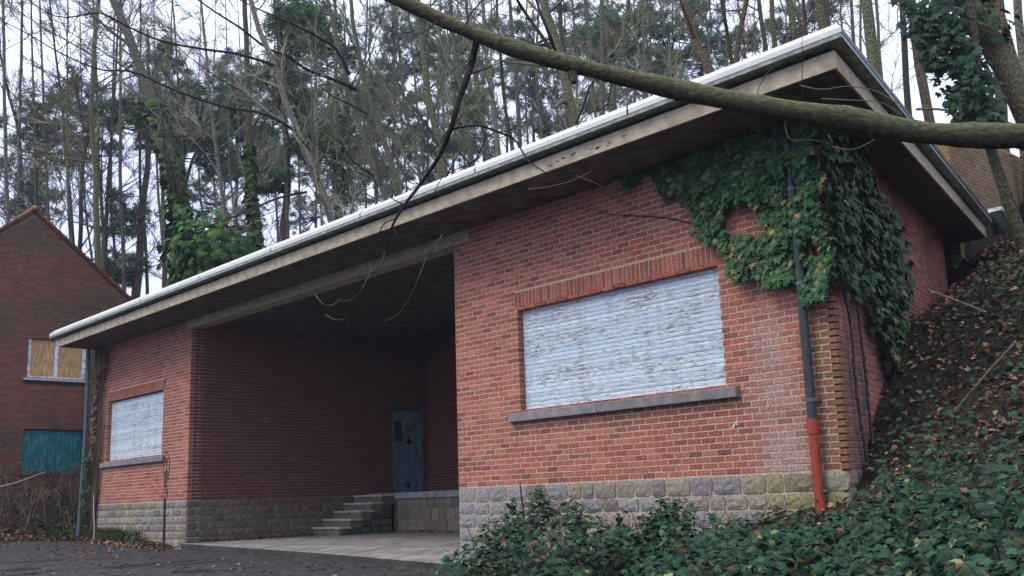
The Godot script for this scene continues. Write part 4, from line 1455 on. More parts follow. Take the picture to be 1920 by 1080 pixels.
	bare_tree("straight grey trunk rising through the middle of the mossy branch", [1130, 215, 1130, 140, 1128, 60, 1127, -20], 28, 16, "grey", 16)
	bare_tree("mossy trunk with a tight fork above the mossy branch", [1150, 210, 1158, 140, 1168, 80, 1176, 20, 1184, -40], 30, 13, "green", 16)
	bare_tree("thin pale trunk above the roof, left of the reddish one", [1212, 190, 1208, 120, 1206, 60, 1204, -10], 33, 10, "pale")
	bare_tree("reddish leaning trunk, stoutest left of the upper roof edge", [1336, 150, 1318, 105, 1300, 70, 1286, 20, 1278, -30], 25, 20, "red", 16)
	bare_tree("black slim trunk touching the reddish forked one", [1374, 125, 1366, 80, 1358, 40, 1354, -20], 28, 10, "dark")
	bare_tree("reddish forked trunk above the white roof edge", [1380, 125, 1382, 90, 1388, 50, 1400, 0, 1408, -40], 27, 15, "red", 16)
	bare_tree("brown trunk alone in a bright gap above the white roof edge", [1436, 100, 1432, 60, 1426, 20, 1420, -30], 30, 12, "brown")
	bare_tree("green streaked trunk, right neighbour of the one in the bright gap", [1454, 95, 1450, 50, 1448, 0, 1446, -40], 29, 14, "green")
	bare_tree("olive trunk with a slight left lean above the roof", [1496, 80, 1488, 50, 1480, 10, 1474, -40], 27, 17, "green", 14)
	bare_tree("thin dark trunk left of the stout trunk near the roof corner", [1514, 75, 1510, 40, 1506, 0, 1503, -40], 31, 9, "dark")
	bare_tree("stout brown trunk left of the roof's top corner", [1546, 65, 1540, 40, 1536, 0, 1532, -50], 24, 23, "brown", 16)
	bare_tree("thin trunk right at the roof's top corner", [1600, 80, 1598, 40, 1596, 0, 1594, -30], 32, 9, "grey")
	bare_tree("green grey trunk just right of the roof's top corner", [1640, 150, 1632, 90, 1626, 40, 1622, -30], 24, 22, "green", 16)
	bare_tree("narrow dark trunk on the bank, first right of the gutter", [1704, 215, 1698, 140, 1694, 70, 1690, -20], 27, 13, "dark")
	bare_tree("purplish brown trunk on the bank beside the narrow dark one", [1742, 215, 1730, 150, 1718, 90, 1710, 0, 1706, -40], 25, 18, "red")
	var iv := bare_tree("massive brown trunk draped in dark ivy at upper right", [2000, 420, 1952, 262, 1918, 180, 1882, 105, 1834, 40, 1792, -30], 17.5, 48, "brown", 16)
	trunk_ivy(iv, 0.16, 0.5, 0.6, 0.5, 700, 0.17, Color(0.014, 0.04, 0.02))
	var xf := []
	var cl := []
	for k in 1500:
		var f := rng.randf()
		var c: Vector3 = P(lerpf(1868, 1745, f) + rnd(-70, 30), lerpf(240, 0, f) + rnd(-40, 30), 17.0 + rnd(-0.5, 0.35))
		if noise.get_noise_3d(c.x * 30.0, c.y * 30.0, c.z * 30.0) < -0.18:
			continue
		xf.append(Transform3D(basis_facing(Vector3(rnd(-0.3, 0.9), rnd(0.0, 0.9), rnd(0.2, 1)), PI + rnd(-0.8, 0.8), rnd(0.1, 0.2)), c - iv.position))
		cl.append(vary(Color(0.013, 0.04, 0.02).lerp(Color(0.035, 0.07, 0.035), rng.randf() * 0.5), 0.35))
	many("ivy_leaves", B.ivy, M.ivy, xf, cl, iv)
	bare_tree("brown straight trunk behind the ivy-draped one, upper right", [1880, 260, 1872, 150, 1866, 80, 1860, -20], 26, 20, "brown")
	bare_tree("reddish forked trunk at the photo's right edge", [1915, 230, 1908, 140, 1890, 95, 1880, 60, 1874, 0], 22, 17, "red")
	bare_tree("grey trunk cut by the photo's top right corner", [1926, 200, 1918, 100, 1910, 30, 1906, -30], 24, 15, "grey")
	bare_tree("thin crooked dark trunk in front of the yellow retaining wall", [1930, 490, 1912, 430, 1888, 370, 1862, 310, 1846, 270, 1836, 180, 1826, 60, 1815, -20], 17.0, 17, "dark", 12, 1.5)
	# distant saplings that nothing tells apart
	for k in 60:
		var u := 15.0 + k * 27.5 + rnd(-9, 9)
		var v0 := lerpf(560, 170, clampf(u / 1600.0, 0, 1))
		bare_tree("thin sapling deep in the wood, %s from the left of that far row" % ORD[k], [u + rnd(2, 16), v0, u, v0 - 160, u + rnd(-25, 10), -10], rnd(34, 58), rnd(5, 10), ["grey", "green", "brown", "grey", "green"][k % 5], 14, 2.6, "thin saplings deep in the wood", "sapling")

# mossy limb that crosses the picture, from a trunk out of frame on the right
func make_overhang() -> void:
	var t := thing("overhanging_tree", "long mossy limb reaching across in front of the roof, with a dark hanging branch", "tree")
	var foot := Vector3(11.6, 0, 3.6)
	var pts := [Vector3(11.4, 2.3, 3.3), P(2050, 262, 6.1), P(1920, 256, 5.9), P(1740, 250, 5.7), P(1600, 226, 5.6), P(1480, 207, 5.5), P(1280, 170, 5.5), P(1050, 115, 5.5), P(895, 66, 5.6), P(740, -5, 5.7), P(600, -75, 5.9), P(430, -190, 6.2)]
	t.position = Vector3(foot.x, ground_y(foot.x, foot.z), foot.z)
	var rel := pts.map(func(p): return p - t.position)
	var sp := spline(rel, 90)
	var rad := []
	for i in 91:
		var f := i / 90.0
		rad.append(lerpf(0.069, 0.036, smoothstep(0.1, 0.95, f)) * (1.0 + 0.09 * sin(i * 0.9) * sin(i * 0.37) + 0.03 * sin(i * 2.3)))
		for kn in [[17, 0.16], [35, 0.2], [49, 0.12], [60, 0.16], [70, 0.1], [26, 0.08]]:
			rad[i] *= 1.0 + kn[1] * exp(-pow((i - kn[0]) / 1.3, 2.0))
	var m := MB.new()
	m.col = Color(0.085, 0.078, 0.058)
	m.tube(sp, rad, 20, 0.03, 4, Color(0.15, 0.165, 0.07, 0.85))
	part("limb", m.commit(), M.moss_bark, t)
	m = MB.new()
	m.col = Color(0.06, 0.055, 0.04)
	m.tube(spline([Vector3(0.2, -0.3, 0.2), Vector3(0.05, 1.6, 0.1), rel[0] + Vector3(0.12, 0.1, 0.1), Vector3(0.3, 5.5, -0.2), Vector3(0.7, 10, -0.6)], 20), range(21).map(func(i): return lerpf(0.2, 0.09, i / 20.0)), 12, 0.08, 3, Color(0.08, 0.1, 0.03, 0.6))
	part("trunk", m.commit(), M.moss_bark, t)
	for q in [[1072, 140, 1076, 154, 0.02]]:
		m = MB.new()
		m.col = Color(0.05, 0.045, 0.035)
		var a: Vector3 = P(q[0], q[1], 5.47) - t.position
		var b: Vector3 = P(q[2], q[3], 5.42) - t.position
		m.tube([a, a.lerp(b, 0.6), b], [q[4] * 1.4, q[4], q[4] * 0.75], 9, 0.15, 3)
		part("broken_stub", m.commit(), M.bark, t)
	# hanging branches and twigs: pixel lines, distance, first and last radius
	var D := 5.55
	var dark := Color(0.022, 0.019, 0.016)
	var lines := [
		[[893, 78, 884, 120, 862, 185, 847, 235, 826, 288, 792, 340, 758, 385, 735, 425, 722, 470], 0.021, 0.005, dark],
		[[846, 242, 868, 238, 900, 236, 940, 250, 965, 262, 990, 300, 1020, 322, 1050, 342], 0.008, 0.003, dark],
		[[722, 470, 706, 480, 698, 500], 0.005, 0.002, dark],
		[[735, 425, 745, 445, 752, 470], 0.004, 0.002, dark],
		[[826, 290, 842, 315, 835, 335], 0.004, 0.002, dark],
		[[912, 252, 890, 300, 850, 320, 828, 335, 815, 360], 0.005, 0.002, dark],
		[[878, 140, 920, 125, 950, 110], 0.006, 0.002, dark],
		[[760, 385, 735, 372, 720, 350], 0.004, 0.002, dark],
		[[742, 410, 720, 420, 705, 450, 690, 465], 0.004, 0.002, dark],
		[[722, 470, 712, 500, 694, 512, 700, 490, 718, 498], 0.0035, 0.0015, Color(0.05, 0.045, 0.035)],
		[[698, 500, 680, 540, 662, 560, 640, 566], 0.003, 0.0015, Color(0.06, 0.055, 0.042)],
		[[590, 552, 606, 570, 622, 572, 640, 560], 0.003, 0.0015, Color(0.07, 0.065, 0.05)],
		[[610, 590, 630, 600, 648, 598, 655, 614], 0.003, 0.0015, Color(0.07, 0.065, 0.05)],
		[[800, 480, 785, 520, 770, 555, 745, 590, 720, 602], 0.003, 0.0015, Color(0.06, 0.055, 0.042)],
		[[830, 440, 815, 460, 800, 480], 0.0035, 0.003, Color(0.06, 0.055, 0.04)],
		[[1035, 98, 1012, 62, 985, 25, 965, -8], 0.012, 0.009, dark],
		[[1046, 108, 1028, 60, 1012, 20, 1004, -10], 0.01, 0.008, dark],
		[[1470, 215, 1480, 260, 1520, 262, 1560, 270], 0.004, 0.002, Color(0.1, 0.09, 0.07)],
		[[1500, 160, 1540, 168, 1590, 162, 1640, 170, 1700, 205], 0.004, 0.002, Color(0.1, 0.09, 0.07)],
		[[1540, 185, 1590, 188, 1650, 192, 1690, 215], 0.004, 0.002, Color(0.1, 0.09, 0.075)],
		[[1560, 275, 1600, 280, 1640, 262], 0.003, 0.002, Color(0.1, 0.09, 0.075)],
		[[1440, 210, 1420, 190, 1425, 160, 1445, 130, 1470, 118], 0.0035, 0.002, Color(0.05, 0.045, 0.035)],
		[[1505, 200, 1504, 150, 1504, 90, 1504, 55], 0.0025, 0.0015, dark],
		[[1150, 140, 1135, 200, 1100, 215, 1080, 240], 0.004, 0.002, dark],
		[[1080, 330, 1120, 345, 1160, 372, 1210, 395, 1260, 410], 0.0035, 0.002, Color(0.05, 0.045, 0.035)],
		[[990, 355, 1030, 350, 1075, 338, 1110, 320], 0.003, 0.002, Color(0.08, 0.075, 0.06)],
		[[820, 40, 790, 62, 760, 60, 735, 75, 700, 90], 0.005, 0.002, Color(0.07, 0.065, 0.05)],
		[[870, 60, 880, 30, 900, 5, 915, -10], 0.006, 0.004, dark],
	]
	m = MB.new()
	for l in lines:
		var q := []
		var n: int = l[0].size() / 2
		for i in n:
			q.append(P(l[0][i * 2], l[0][i * 2 + 1], D + 0.05 * sin(i * 1.7 + l[1] * 900.0)) - t.position)
		var s := spline(q, n * 4)
		var rr := []
		for i in s.size():
			rr.append(lerpf(l[1], l[2], i / float(s.size() - 1)))
		m.col = l[3]
		if l[1] > 0.0195:
			var hb := MB.new()
			hb.col = l[3]
			hb.tube(s, rr, 9, 0.12, 7)
			part("hanging_branch", hb.commit(), M.bark, t)
		else:
			m.tube(s, rr, 5, 0.1, n)
	var tw := part("twigs", m.commit(), M.twig, t)
	tw.set_meta("kind", "stuff")

# ---------------------------------------------------------------- plants
func scatter_leaves(parent: Node, called: String, list: Array, mesh: Mesh, mat: StandardMaterial3D, single: int, single_name: String) -> void:
	# list of [transform, colour]; the nearest become parts of their own
	list.sort_custom(func(a, b): return (a[0].origin + parent.position).distance_squared_to(CAM_POS) < (b[0].origin + parent.position).distance_squared_to(CAM_POS))
	var xf := []
	var cl := []
	for i in list.size():
		if i < single:
			part(single_name, mesh, tinted_leaf(mat, list[i][1]), parent, list[i][0])
		else:
			xf.append(list[i][0]); cl.append(list[i][1])
	many(called, mesh, mat, xf, cl, parent)

func tinted_leaf(base: StandardMaterial3D, c: Color) -> StandardMaterial3D:
	var q := Color(snappedf(c.r, 0.012), snappedf(c.g, 0.015), snappedf(c.b, 0.012))
	var key := str(base.get_instance_id()) + q.to_html()
	if not mats.has(key):
		var m: StandardMaterial3D = base.duplicate()
		m.vertex_color_use_as_albedo = false
		m.albedo_color = q.linear_to_srgb()
		mats[key] = m
	return mats[key]

func make_wall_ivy() -> void:
	var ivy := thing("wall_ivy", "thick dark green ivy spilling over the hall's right corner and downpipe", "ivy", Vector3(6.2, 2.2, 0))
	var list := []
	var front := PackedVector2Array([Vector2(3.5, 4.12), Vector2(3.65, 3.98), Vector2(4.15, 3.76), Vector2(4.6, 3.42), Vector2(4.78, 3.15), Vector2(5.0, 3.0), Vector2(5.2, 2.68), Vector2(5.5, 2.42), Vector2(5.8, 2.26), Vector2(6.12, 2.25), Vector2(6.2, 1.95), Vector2(6.5, 1.9), Vector2(6.5, 4.12)])
	var holes := [[5.35, 3.05, 0.2], [5.62, 3.0, 0.16], [6.3, 2.55, 0.17]]
	var n := 0
	while n < 4800:
		var p := Vector2(rnd(3.4, 6.52), rnd(1.8, 4.12))
		var g := noise.get_noise_2d(p.x * 55.0, p.y * 55.0)
		if not inside(p + Vector2(g, noise.get_noise_2d(p.y * 55.0, p.x * 55.0 + 30.0)) * 0.22, front):
			continue
		n += 1
		var skip := false
		for h in holes:
			if Vector2(h[0], h[1]).distance_to(p) < h[2] * (1.0 + g * 1.5):
				skip = true
		if absf(p.x - 6.12) < 0.065 and rng.randf() < (0.88 if p.y < 3.75 else 0.3):
			skip = true
		if skip:
			continue
		if g < lerpf(-0.02, -0.6, smoothstep(3.4, 4.9, p.x)):
			continue
		var thick := smoothstep(3.6, 5.4, p.x) * 0.11 + 0.03
		var z := 0.02 + thick * pow(rng.randf(), 0.6) * (1.0 + g)
		var nn := Vector3(rnd(-0.55, 0.55), rnd(-0.1, 0.75), 1.0)
		list.append([Transform3D(basis_facing(nn, PI + rnd(-0.75, 0.75), rnd(0.06, 0.115)), Vector3(p.x, p.y, z) - ivy.position), leaf_tone(0.1) * 1.6])
	# round the corner, hanging away from the side wall
	n = 0
	while n < 4200:
		var s := rnd(-0.15, 3.2)
		var y := rnd(0.9, 4.1)
		var g := noise.get_noise_2d(s * 45.0 + 11.0, y * 45.0)
		var low := pwl(s, [[-0.2, 2.0], [0.3, 2.15], [0.7, 2.2], [1.1, 2.05], [1.5, 1.75], [1.9, 1.3], [2.4, 1.75], [3.0, 2.4], [3.3, 3.0]]) + g * 0.2
		var high := pwl(s, [[-0.2, 4.1], [1.2, 4.0], [2.0, 3.75], [2.6, 3.45], [3.3, 3.05]]) + g * 0.25
		n += 1
		if y < low or y > high or g < -0.42:
			continue
		var o := 0.03 + 0.17 * pow(rng.randf(), 0.7) * (1.0 + g)
		var p := Vector3(6.45, y, 0) + SIDE_DIR * s + SIDE_OUT * o
		var nn := SIDE_OUT + Vector3(rnd(-0.6, 0.6), rnd(-0.1, 0.8), rnd(-0.6, 0.6))
		list.append([Transform3D(basis_facing(nn, PI + rnd(-0.8, 0.8), rnd(0.075, 0.14)), p - ivy.position), leaf_tone(0.06)])
	scatter_leaves(ivy, "ivy_leaves", list, B.ivy, M.ivy, 260, "leaf")
	# stems
	var m := MB.new()
	m.col = Color(0.05, 0.042, 0.03)
	for k in 9:
		var q := [Vector3(rnd(6.22, 6.4), 2.0, 0.02)]
		var e := Vector3(rnd(5.6, 6.4), rnd(3.0, 4.0), 0.03)
		for i in 4:
			q.append(q[0].lerp(e, (i + 1) / 4.0) + Vector3(rnd(-0.1, 0.15), rnd(-0.1, 0.25), rnd(0.0, 0.03)))
		var s := spline(q.map(func(p): return p - ivy.position), 14)
		m.tube(s, range(15).map(func(i): return lerpf(0.012, 0.004, i / 14.0)), 5, 0.1, k)
	m.tube(spline([Vector3(4.75, 3.2, 0.02), Vector3(4.3, 3.38, 0.02), Vector3(3.9, 3.5, 0.02), Vector3(3.3, 3.66, 0.015), Vector3(2.9, 3.85, 0.02)].map(func(p): return p - ivy.position), 14), range(15).map(func(i): return lerpf(0.008, 0.004, i / 14.0)), 5)
	# brownish stem up the corner and along the side wall
	m.col = Color(0.10, 0.085, 0.085)
	for s0 in [0.32, 0.75]:
		var q := []
		for i in 8:
			q.append(Vector3(6.45, -0.25 + i * 0.5, 0) + SIDE_DIR * (s0 + 0.25 - i * 0.05 + rnd(-0.07, 0.07)) + SIDE_OUT * 0.05 - ivy.position)
		m.tube(spline(q, 20), range(21).map(func(i): return lerpf(0.024, 0.012, i / 20.0)), 7, 0.2, 5)
	var st := part("stems", m.commit(), M.bark, ivy)
	st.set_meta("kind", "stuff")

func leaf_tone(dead: float) -> Color:
	var c := Color(0.016, 0.046, 0.02).lerp(Color(0.042, 0.085, 0.03), pow(rng.randf(), 2.0))
	var r := rng.randf()
	if r < dead * 0.35:
		c = Color(0.14, 0.10, 0.045)
	elif r < dead:
		c = Color(0.085, 0.105, 0.05)
	return vary(c, 0.3)

func bush(label: String, blobs: Array, count: int, size: float, tone: Color, singles: int) -> void:
	# blobs: [u, top v, distance, radius]
	var pos := P(blobs[0][0], blobs[0][1], blobs[0][2])
	pos.y = ground_y(pos.x, pos.z)
	var t := thing("bramble_bush", label, "bush", pos, "bramble bushes along the hall and bank")
	var list := []
	var m := MB.new()
	for b in blobs:
		var top := P(b[0], b[1] - 22.0, b[2])
		var g := ground_y(top.x, top.z)
		var h := maxf(top.y - g, 0.25)
		var r: float = b[3]
		for k in 7:
			var az := rnd(0, TAU)
			var e := Vector3(top.x + cos(az) * r * rnd(0.3, 1.0), g + h * rnd(0.5, 1.0), top.z + sin(az) * r * rnd(0.3, 1.0))
			var s := Vector3(top.x + rnd(-0.2, 0.2), g - 0.05, top.z + rnd(-0.2, 0.2))
			m.col = vary(Color(0.06, 0.04, 0.03), 0.3)
			m.tube(spline([s - pos, s.lerp(e, 0.5) + Vector3(0, h * 0.25, 0) - pos, e - pos], 6), [0.006, 0.006, 0.005, 0.005, 0.004, 0.003, 0.002], 4)
		for k in int(count * 1.5):
			var q := Vector3(rnd(-1, 1), rnd(0, 1), rnd(-1, 1))
			if q.length() > 1.0:
				continue
			q = q.normalized() * lerpf(0.55, 1.0, sqrt(rng.randf()))
			var p := Vector3(top.x + q.x * r, 0, top.z + q.z * r)
			p.y = lerpf(g, ground_y(p.x, p.z), 0.6) + q.y * h
			p += Vector3(1, 1, 1) * noise.get_noise_3d(p.x * 60.0, p.y * 60.0, p.z * 60.0) * 0.12
			if noise.get_noise_3d(p.x * 38.0 + 90.0, p.y * 38.0, p.z * 38.0) < -0.13:
				continue
			var nn := (q * 0.7 + Vector3(rnd(-0.6, 0.6), rnd(0.1, 1.0), rnd(-0.6, 0.6)) + (CAM_POS - p).normalized() * 0.25)
			var c := tone.lerp(Color(0.036, 0.08, 0.03), rng.randf() * rng.randf())
			if rng.randf() < 0.025:
				c = Color(0.12, 0.05, 0.03)
			elif rng.randf() < 0.02:
				c = Color(0.14, 0.17, 0.07)
			list.append([Transform3D(basis_facing(nn, rnd(-PI, PI), size * rnd(0.5, 1.15) * (1.45 if rng.randf() < 0.15 else 1.0)), p - pos), vary(c, 0.35)])
	var oval := list.slice(0, int(list.size() * 0.6))
	scatter_leaves(t, "bramble_leaves", oval, B.oval, M.ivy, singles, "leaf")
	scatter_leaves(t, "ivy_leaves", list.slice(int(list.size() * 0.6)), B.ivy, M.ivy, singles / 2, "leaf")
	var st := part("canes", m.commit(), M.twig, t)
	st.set_meta("kind", "stuff")

func make_plants() -> void:
	B.oval = oval_leaf(0.18)
	B.dry = oval_leaf(0.5)
	B.grass = [grass_tuft(1), grass_tuft(2)]
	make_wall_ivy()
	var teal := Color(0.014, 0.042, 0.024)
	bush("bramble bush at the porch corner, hiding the foot of the plinth", [[1012, 940, 11.0, 0.22], [1070, 955, 10.8, 0.2], [960, 955, 11.0, 0.2], [915, 1000, 10.6, 0.42], [960, 968, 10.9, 0.5], [1010, 948, 11.0, 0.55], [880, 1040, 10.0, 0.5], [960, 1020, 9.9, 0.6], [1040, 1000, 10.0, 0.6]], 960, 0.064, teal, 60)
	bush("bramble bush below the middle of the wide shuttered window", [[1160, 970, 10.2, 0.18], [1205, 985, 10.0, 0.2], [1080, 962, 10.6, 0.5], [1150, 985, 10.2, 0.5], [1110, 1010, 9.4, 0.6], [1050, 1050, 9.0, 0.6], [1180, 1040, 8.8, 0.6]], 940, 0.064, teal, 60)
	bush("bramble bush with the tallest shoots, below the window's right end", [[1245, 945, 9.9, 0.2], [1305, 950, 9.7, 0.2], [1340, 965, 9.5, 0.18], [1250, 955, 9.9, 0.45], [1310, 975, 9.6, 0.5], [1250, 1000, 9.0, 0.6], [1340, 1010, 8.6, 0.6], [1290, 1050, 8.0, 0.6]], 960, 0.064, teal, 60)
	bush("bramble bush left of the red pipe's foot", [[1388, 970, 9.3, 0.18], [1460, 985, 9.0, 0.18], [1400, 995, 9.2, 0.5], [1470, 990, 8.9, 0.5], [1530, 985, 8.7, 0.42], [1430, 1030, 8.0, 0.6], [1520, 1030, 7.6, 0.6]], 940, 0.064, teal, 60)
	bush("bramble bush on the slope right of the red pipe's foot", [[1600, 960, 8.6, 0.45], [1650, 925, 8.4, 0.55], [1600, 1010, 7.6, 0.5], [1690, 970, 7.4, 0.6], [1640, 1050, 6.6, 0.5]], 1000, 0.06, teal, 60)
	bush("large glossy bramble filling the lower right corner", [[1750, 930, 7.2, 0.6], [1830, 890, 7.0, 0.6], [1900, 850, 6.8, 0.6], [1760, 1010, 6.2, 0.6], [1850, 980, 5.8, 0.6], [1930, 930, 5.7, 0.6], [1720, 1060, 5.7, 0.5], [1900, 1040, 5.0, 0.5]], 860, 0.06, teal, 120)
	bush("bramble patch higher on the bank at the right edge", [[1760, 720, 9.6, 0.7], [1840, 690, 9.3, 0.6], [1915, 640, 9.2, 0.6], [1890, 760, 8.6, 0.6], [1800, 800, 8.6, 0.6], [1720, 800, 9.0, 0.5], [1910, 820, 7.8, 0.5]], 620, 0.06, teal * 0.9, 40)
	# ground ivy over the bank
	var xf := []
	var cl := []
	for k in 15000:
		var x := rnd(5.0, 13.0)
		var z := rnd(-6.0, 8.5)
		var u := (x - 6.45) * SIDE_OUT.x + z * SIDE_OUT.z
		if (z < 0.0 and u < 0.1) or (z >= 0.0 and x < 4.0):
			continue
		if Vector2(x - CAM_POS.x, z - CAM_POS.z).length() < 2.2:
			continue
		var g := noise.get_noise_2d(x * 14.0, z * 14.0)
		if g < lerpf(0.12, -0.35, smoothstep(-2.5, 3.0, z)):
			continue
		var p := Vector3(x, ground_y(x, z) + ground_noise(x, z) + 0.03 + rnd(0.0, 0.16), z)
		xf.append(Transform3D(basis_facing(Vector3(rnd(-0.6, 0.6), 1.0, rnd(-0.2, 0.9)), rnd(-PI, PI), rnd(0.04, 0.085)), p))
		cl.append(leaf_tone(0.06) * 0.8)
	many("ground_ivy", B.ivy, M.ivy, xf, cl, self)
	# fallen leaves on the bank, the hill behind, the verge and in the porch corners
	xf = []
	cl = []
	var dead := [Color(0.17, 0.082, 0.045), Color(0.11, 0.062, 0.04), Color(0.25, 0.15, 0.085), Color(0.19, 0.07, 0.036), Color(0.08, 0.052, 0.037)]
	for k in 38000:
		var x := 0.0
		var z := 0.0
		var scale := 1.0
		if k < 27000:
			x = rnd(4.0, 13.0)
			z = rnd(-9.5, 8.0)
			var u := (x - 6.45) * SIDE_OUT.x + z * SIDE_OUT.z
			if z < 0.0 and u < 0.03:
				continue
			if Vector2(x - CAM_POS.x, z - CAM_POS.z).length() < 2.0:
				continue
		elif k < 34500:
			x = rnd(-18.9, -9.15)
			var vz := verge_z(x)
			z = vz + 0.12 - absf(rng.randfn(0.0, 0.7))
			if x > -14.3 and z < 0.05:
				z = rnd(0.05, maxf(0.1, vz))
			scale = 1.35
		else:
			x = rnd(-4.0, 6.0)
			z = rnd(-16.0, -10.0)
		var p := Vector3(x, ground_y(x, z) + ground_noise(x, z) + 0.025 + rnd(0.0, 0.03), z)
		xf.append(Transform3D(basis_facing(Vector3(rnd(-0.7, 0.7), 1.0, rnd(-0.7, 0.7)), rnd(-PI, PI), rnd(0.05, 0.1) * scale), p))
		var g := noise.get_noise_2d(x * 12.0 + 300.0, z * 12.0)
		cl.append(vary(dead[rng.randi() % 5] * (1.2 + 0.6 * g), 0.3))
	for k in 340:
		var a := rng.randf()
		var x := rnd(-7.8, -0.1)
		var z := -4.6 + absf(rng.randfn(0.0, 0.12))
		if k > 220:
			x = -9.1 + absf(rng.randfn(0.0, 0.1)); z = rnd(-3.0, -0.2)
		xf.append(Transform3D(basis_facing(Vector3(rnd(-0.5, 0.5), 1.0, rnd(-0.5, 0.5)), rnd(-PI, PI), rnd(0.05, 0.1)), Vector3(x, -0.655 + 0.02 * a, z)))
		cl.append(vary(dead[rng.randi() % 5], 0.3))
	for k in 420:
		var x := rnd(-15.5, 2.0)
		var z := verge_z(x) + absf(rng.randfn(0.0, 0.9)) if x < -9.2 else rnd(1.0, 4.5)
		z = maxf(z, 0.3)
		if x > -9.2 and z < lerpf(0.2, 1.6, (x + 9.2) / 11.0):
			continue
		xf.append(Transform3D(basis_facing(Vector3(rnd(-0.3, 0.3), 1.0, rnd(-0.3, 0.3)), rnd(-PI, PI), rnd(0.05, 0.1)), Vector3(x, ground_y(x, z) + 0.025, z)))
		cl.append(vary(dead[rng.randi() % 5], 0.3))
	many("fallen_leaves", B.dry, M.dry, xf, cl, self)
	# grass and weeds along the left verge and the apron edge
	var gx := [[], []]
	var gc := [[], []]
	for k in 2600:
		var x := rnd(-18.9, -9.3)
		var vz := verge_z(x)
		var z := vz - absf(rng.randfn(0.0, 0.8))
		var h := rnd(0.1, 0.28)
		if x > -14.3:
			z = rnd(0.03, vz + 0.03)
			h = rnd(0.07, 0.24) * (1.25 if x < -11.8 else 0.7)
			if x > -11.6 and rng.randf() < 0.6:
				continue
		elif noise.get_noise_2d(x * 20.0, z * 20.0) < -0.05:
			continue
		if k < 260:
			# moss and grass creeping over the front edge of the apron
			var f := rng.randf()
			x = lerpf(-6.0, 2.6, sqrt(f)); z = lerpf(0.4, 1.45, sqrt(f)) + 0.08 + absf(rng.randfn(0, 0.25)); h = rnd(0.02, 0.06)
		gx[k % 2].append(Transform3D(Basis(Vector3.UP, rnd(0, TAU)).scaled(Vector3(h, h, h)), Vector3(x, ground_y(x, z) + 0.01, z)))
		gc[k % 2].append(vary(Color(0.05, 0.085, 0.028).lerp(Color(0.13, 0.12, 0.045), rng.randf() * 0.5), 0.3))
	for v in 2:
		many("verge_grass", B.grass[v], M.leaf, gx[v], gc[v], self)
	# dark tangle of dead brambles in front of the house
	var tangle := thing("dead_bramble_thicket", "dark tangle of leafless brambles in front of the house's teal window", "thicket", Vector3(-17.0, -0.4, 0.2))
	var xs := [[], []]
	var cs := [[], []]
	for k in 240:
		var f := rng.randf()
		var p := Vector3(rnd(-18.7, -14.8), 0, rnd(-2.0, 2.6))
		if p.z > verge_z(p.x) - 0.5:
			p.z = verge_z(p.x) - rnd(0.5, 1.8)
		p.y = ground_y(p.x, p.z) + rnd(-0.2, 0.4) * clampf((verge_z(p.x) - p.z) * 0.6, 0.15, 1.0)
		var dd := Vector3(rnd(-1, 1), rnd(-0.1, 1.2), rnd(-1, 1)).normalized()
		var x := dd.cross(Vector3(rnd(-1, 1), rnd(-1, 1), rnd(-1, 1))).normalized()
		var sc := rnd(0.5, 1.0)
		if k % 9 == 0:
			sc = 1.5
		xs[k % 2].append(Transform3D(Basis(x * sc, dd * sc, x.cross(dd) * sc), p - tangle.position))
		cs[k % 2].append(vary(Color(0.085, 0.064, 0.044), 0.5))
	var tm := MB.new()
	for k in 130:
		var a := Vector3(rnd(-18.6, -14.9), 0, rnd(-1.8, 2.4))
		if a.z > verge_z(a.x) - 0.5:
			a.z = verge_z(a.x) - rnd(0.5, 1.6)
		a.y = ground_y(a.x, a.z) - 0.05
		var sw := Vector3(rnd(-1.1, 1.1), 0, rnd(-1.1, 1.1))
		var hh := rnd(0.5, 1.35)
		tm.col = vary(Color(0.12, 0.085, 0.06), 0.5)
		tm.tube(spline([a - tangle.position, a + sw * 0.35 + Vector3(0, hh, 0) - tangle.position, a + sw + Vector3(0, hh * 0.75, 0) - tangle.position, a + sw * 1.5 + Vector3(0, hh * 0.2, 0) - tangle.position], 9), range(10).map(func(i): return lerpf(0.013, 0.004, i / 9.0)), 4, 0.1, k)
	var tmp := part("canes", tm.commit(), M.twig, tangle)
	tmp.set_meta("kind", "stuff")
	for v in 2:
		many("twigs", B.spray[v], M.twig, xs[v], cs[v], tangle)
	var tl := []
	for k in 2200:
		var p := Vector3(rnd(-18.8, -14.8), 0, rnd(-2.0, 2.6))
		if p.z > verge_z(p.x) - 0.35:
			p.z = verge_z(p.x) - rnd(0.35, 1.8)
		p.y = ground_y(p.x, p.z) + rnd(0.0, 0.6) * clampf((verge_z(p.x) - p.z) * 0.6, 0.1, 1.0)
		tl.append([Transform3D(basis_facing(Vector3(rnd(-0.3, 1), rnd(0, 1), rnd(-0.3, 1)), rnd(-PI, PI), rnd(0.07, 0.13)), p - tangle.position), vary([Color(0.05, 0.06, 0.025), Color(0.08, 0.05, 0.03), Color(0.04, 0.055, 0.025)][k % 3], 0.3)])
	scatter_leaves(tangle, "withered_leaves", tl, B.oval, M.dry, 0, "leaf")
	# pale dead cane leaning out of the thicket
	var m := MB.new()
	m.col = Color(0.22, 0.19, 0.15)
	var c0 := P(-10, 915, 27.5)
	m.tube(spline([c0 - c0, P(30, 905, 27.4) - c0, P(85, 885, 27.2) - c0], 8), range(9).map(func(i): return lerpf(0.022, 0.01, i / 8.0)), 5)
	var cane := part("dead_cane", m.commit(), M.twig, self)
	cane.position = c0
	tag(cane, "pale dead cane slanting across the dark thicket by the house", "cane")
	# creeper on the left wing's outer corner
	var cr := thing("dry_creeper", "dry brown creeper hanging from the eaves on the left wing's outer corner", "creeper", Vector3(-14.2, 2.5, 0.1))
	m = MB.new()
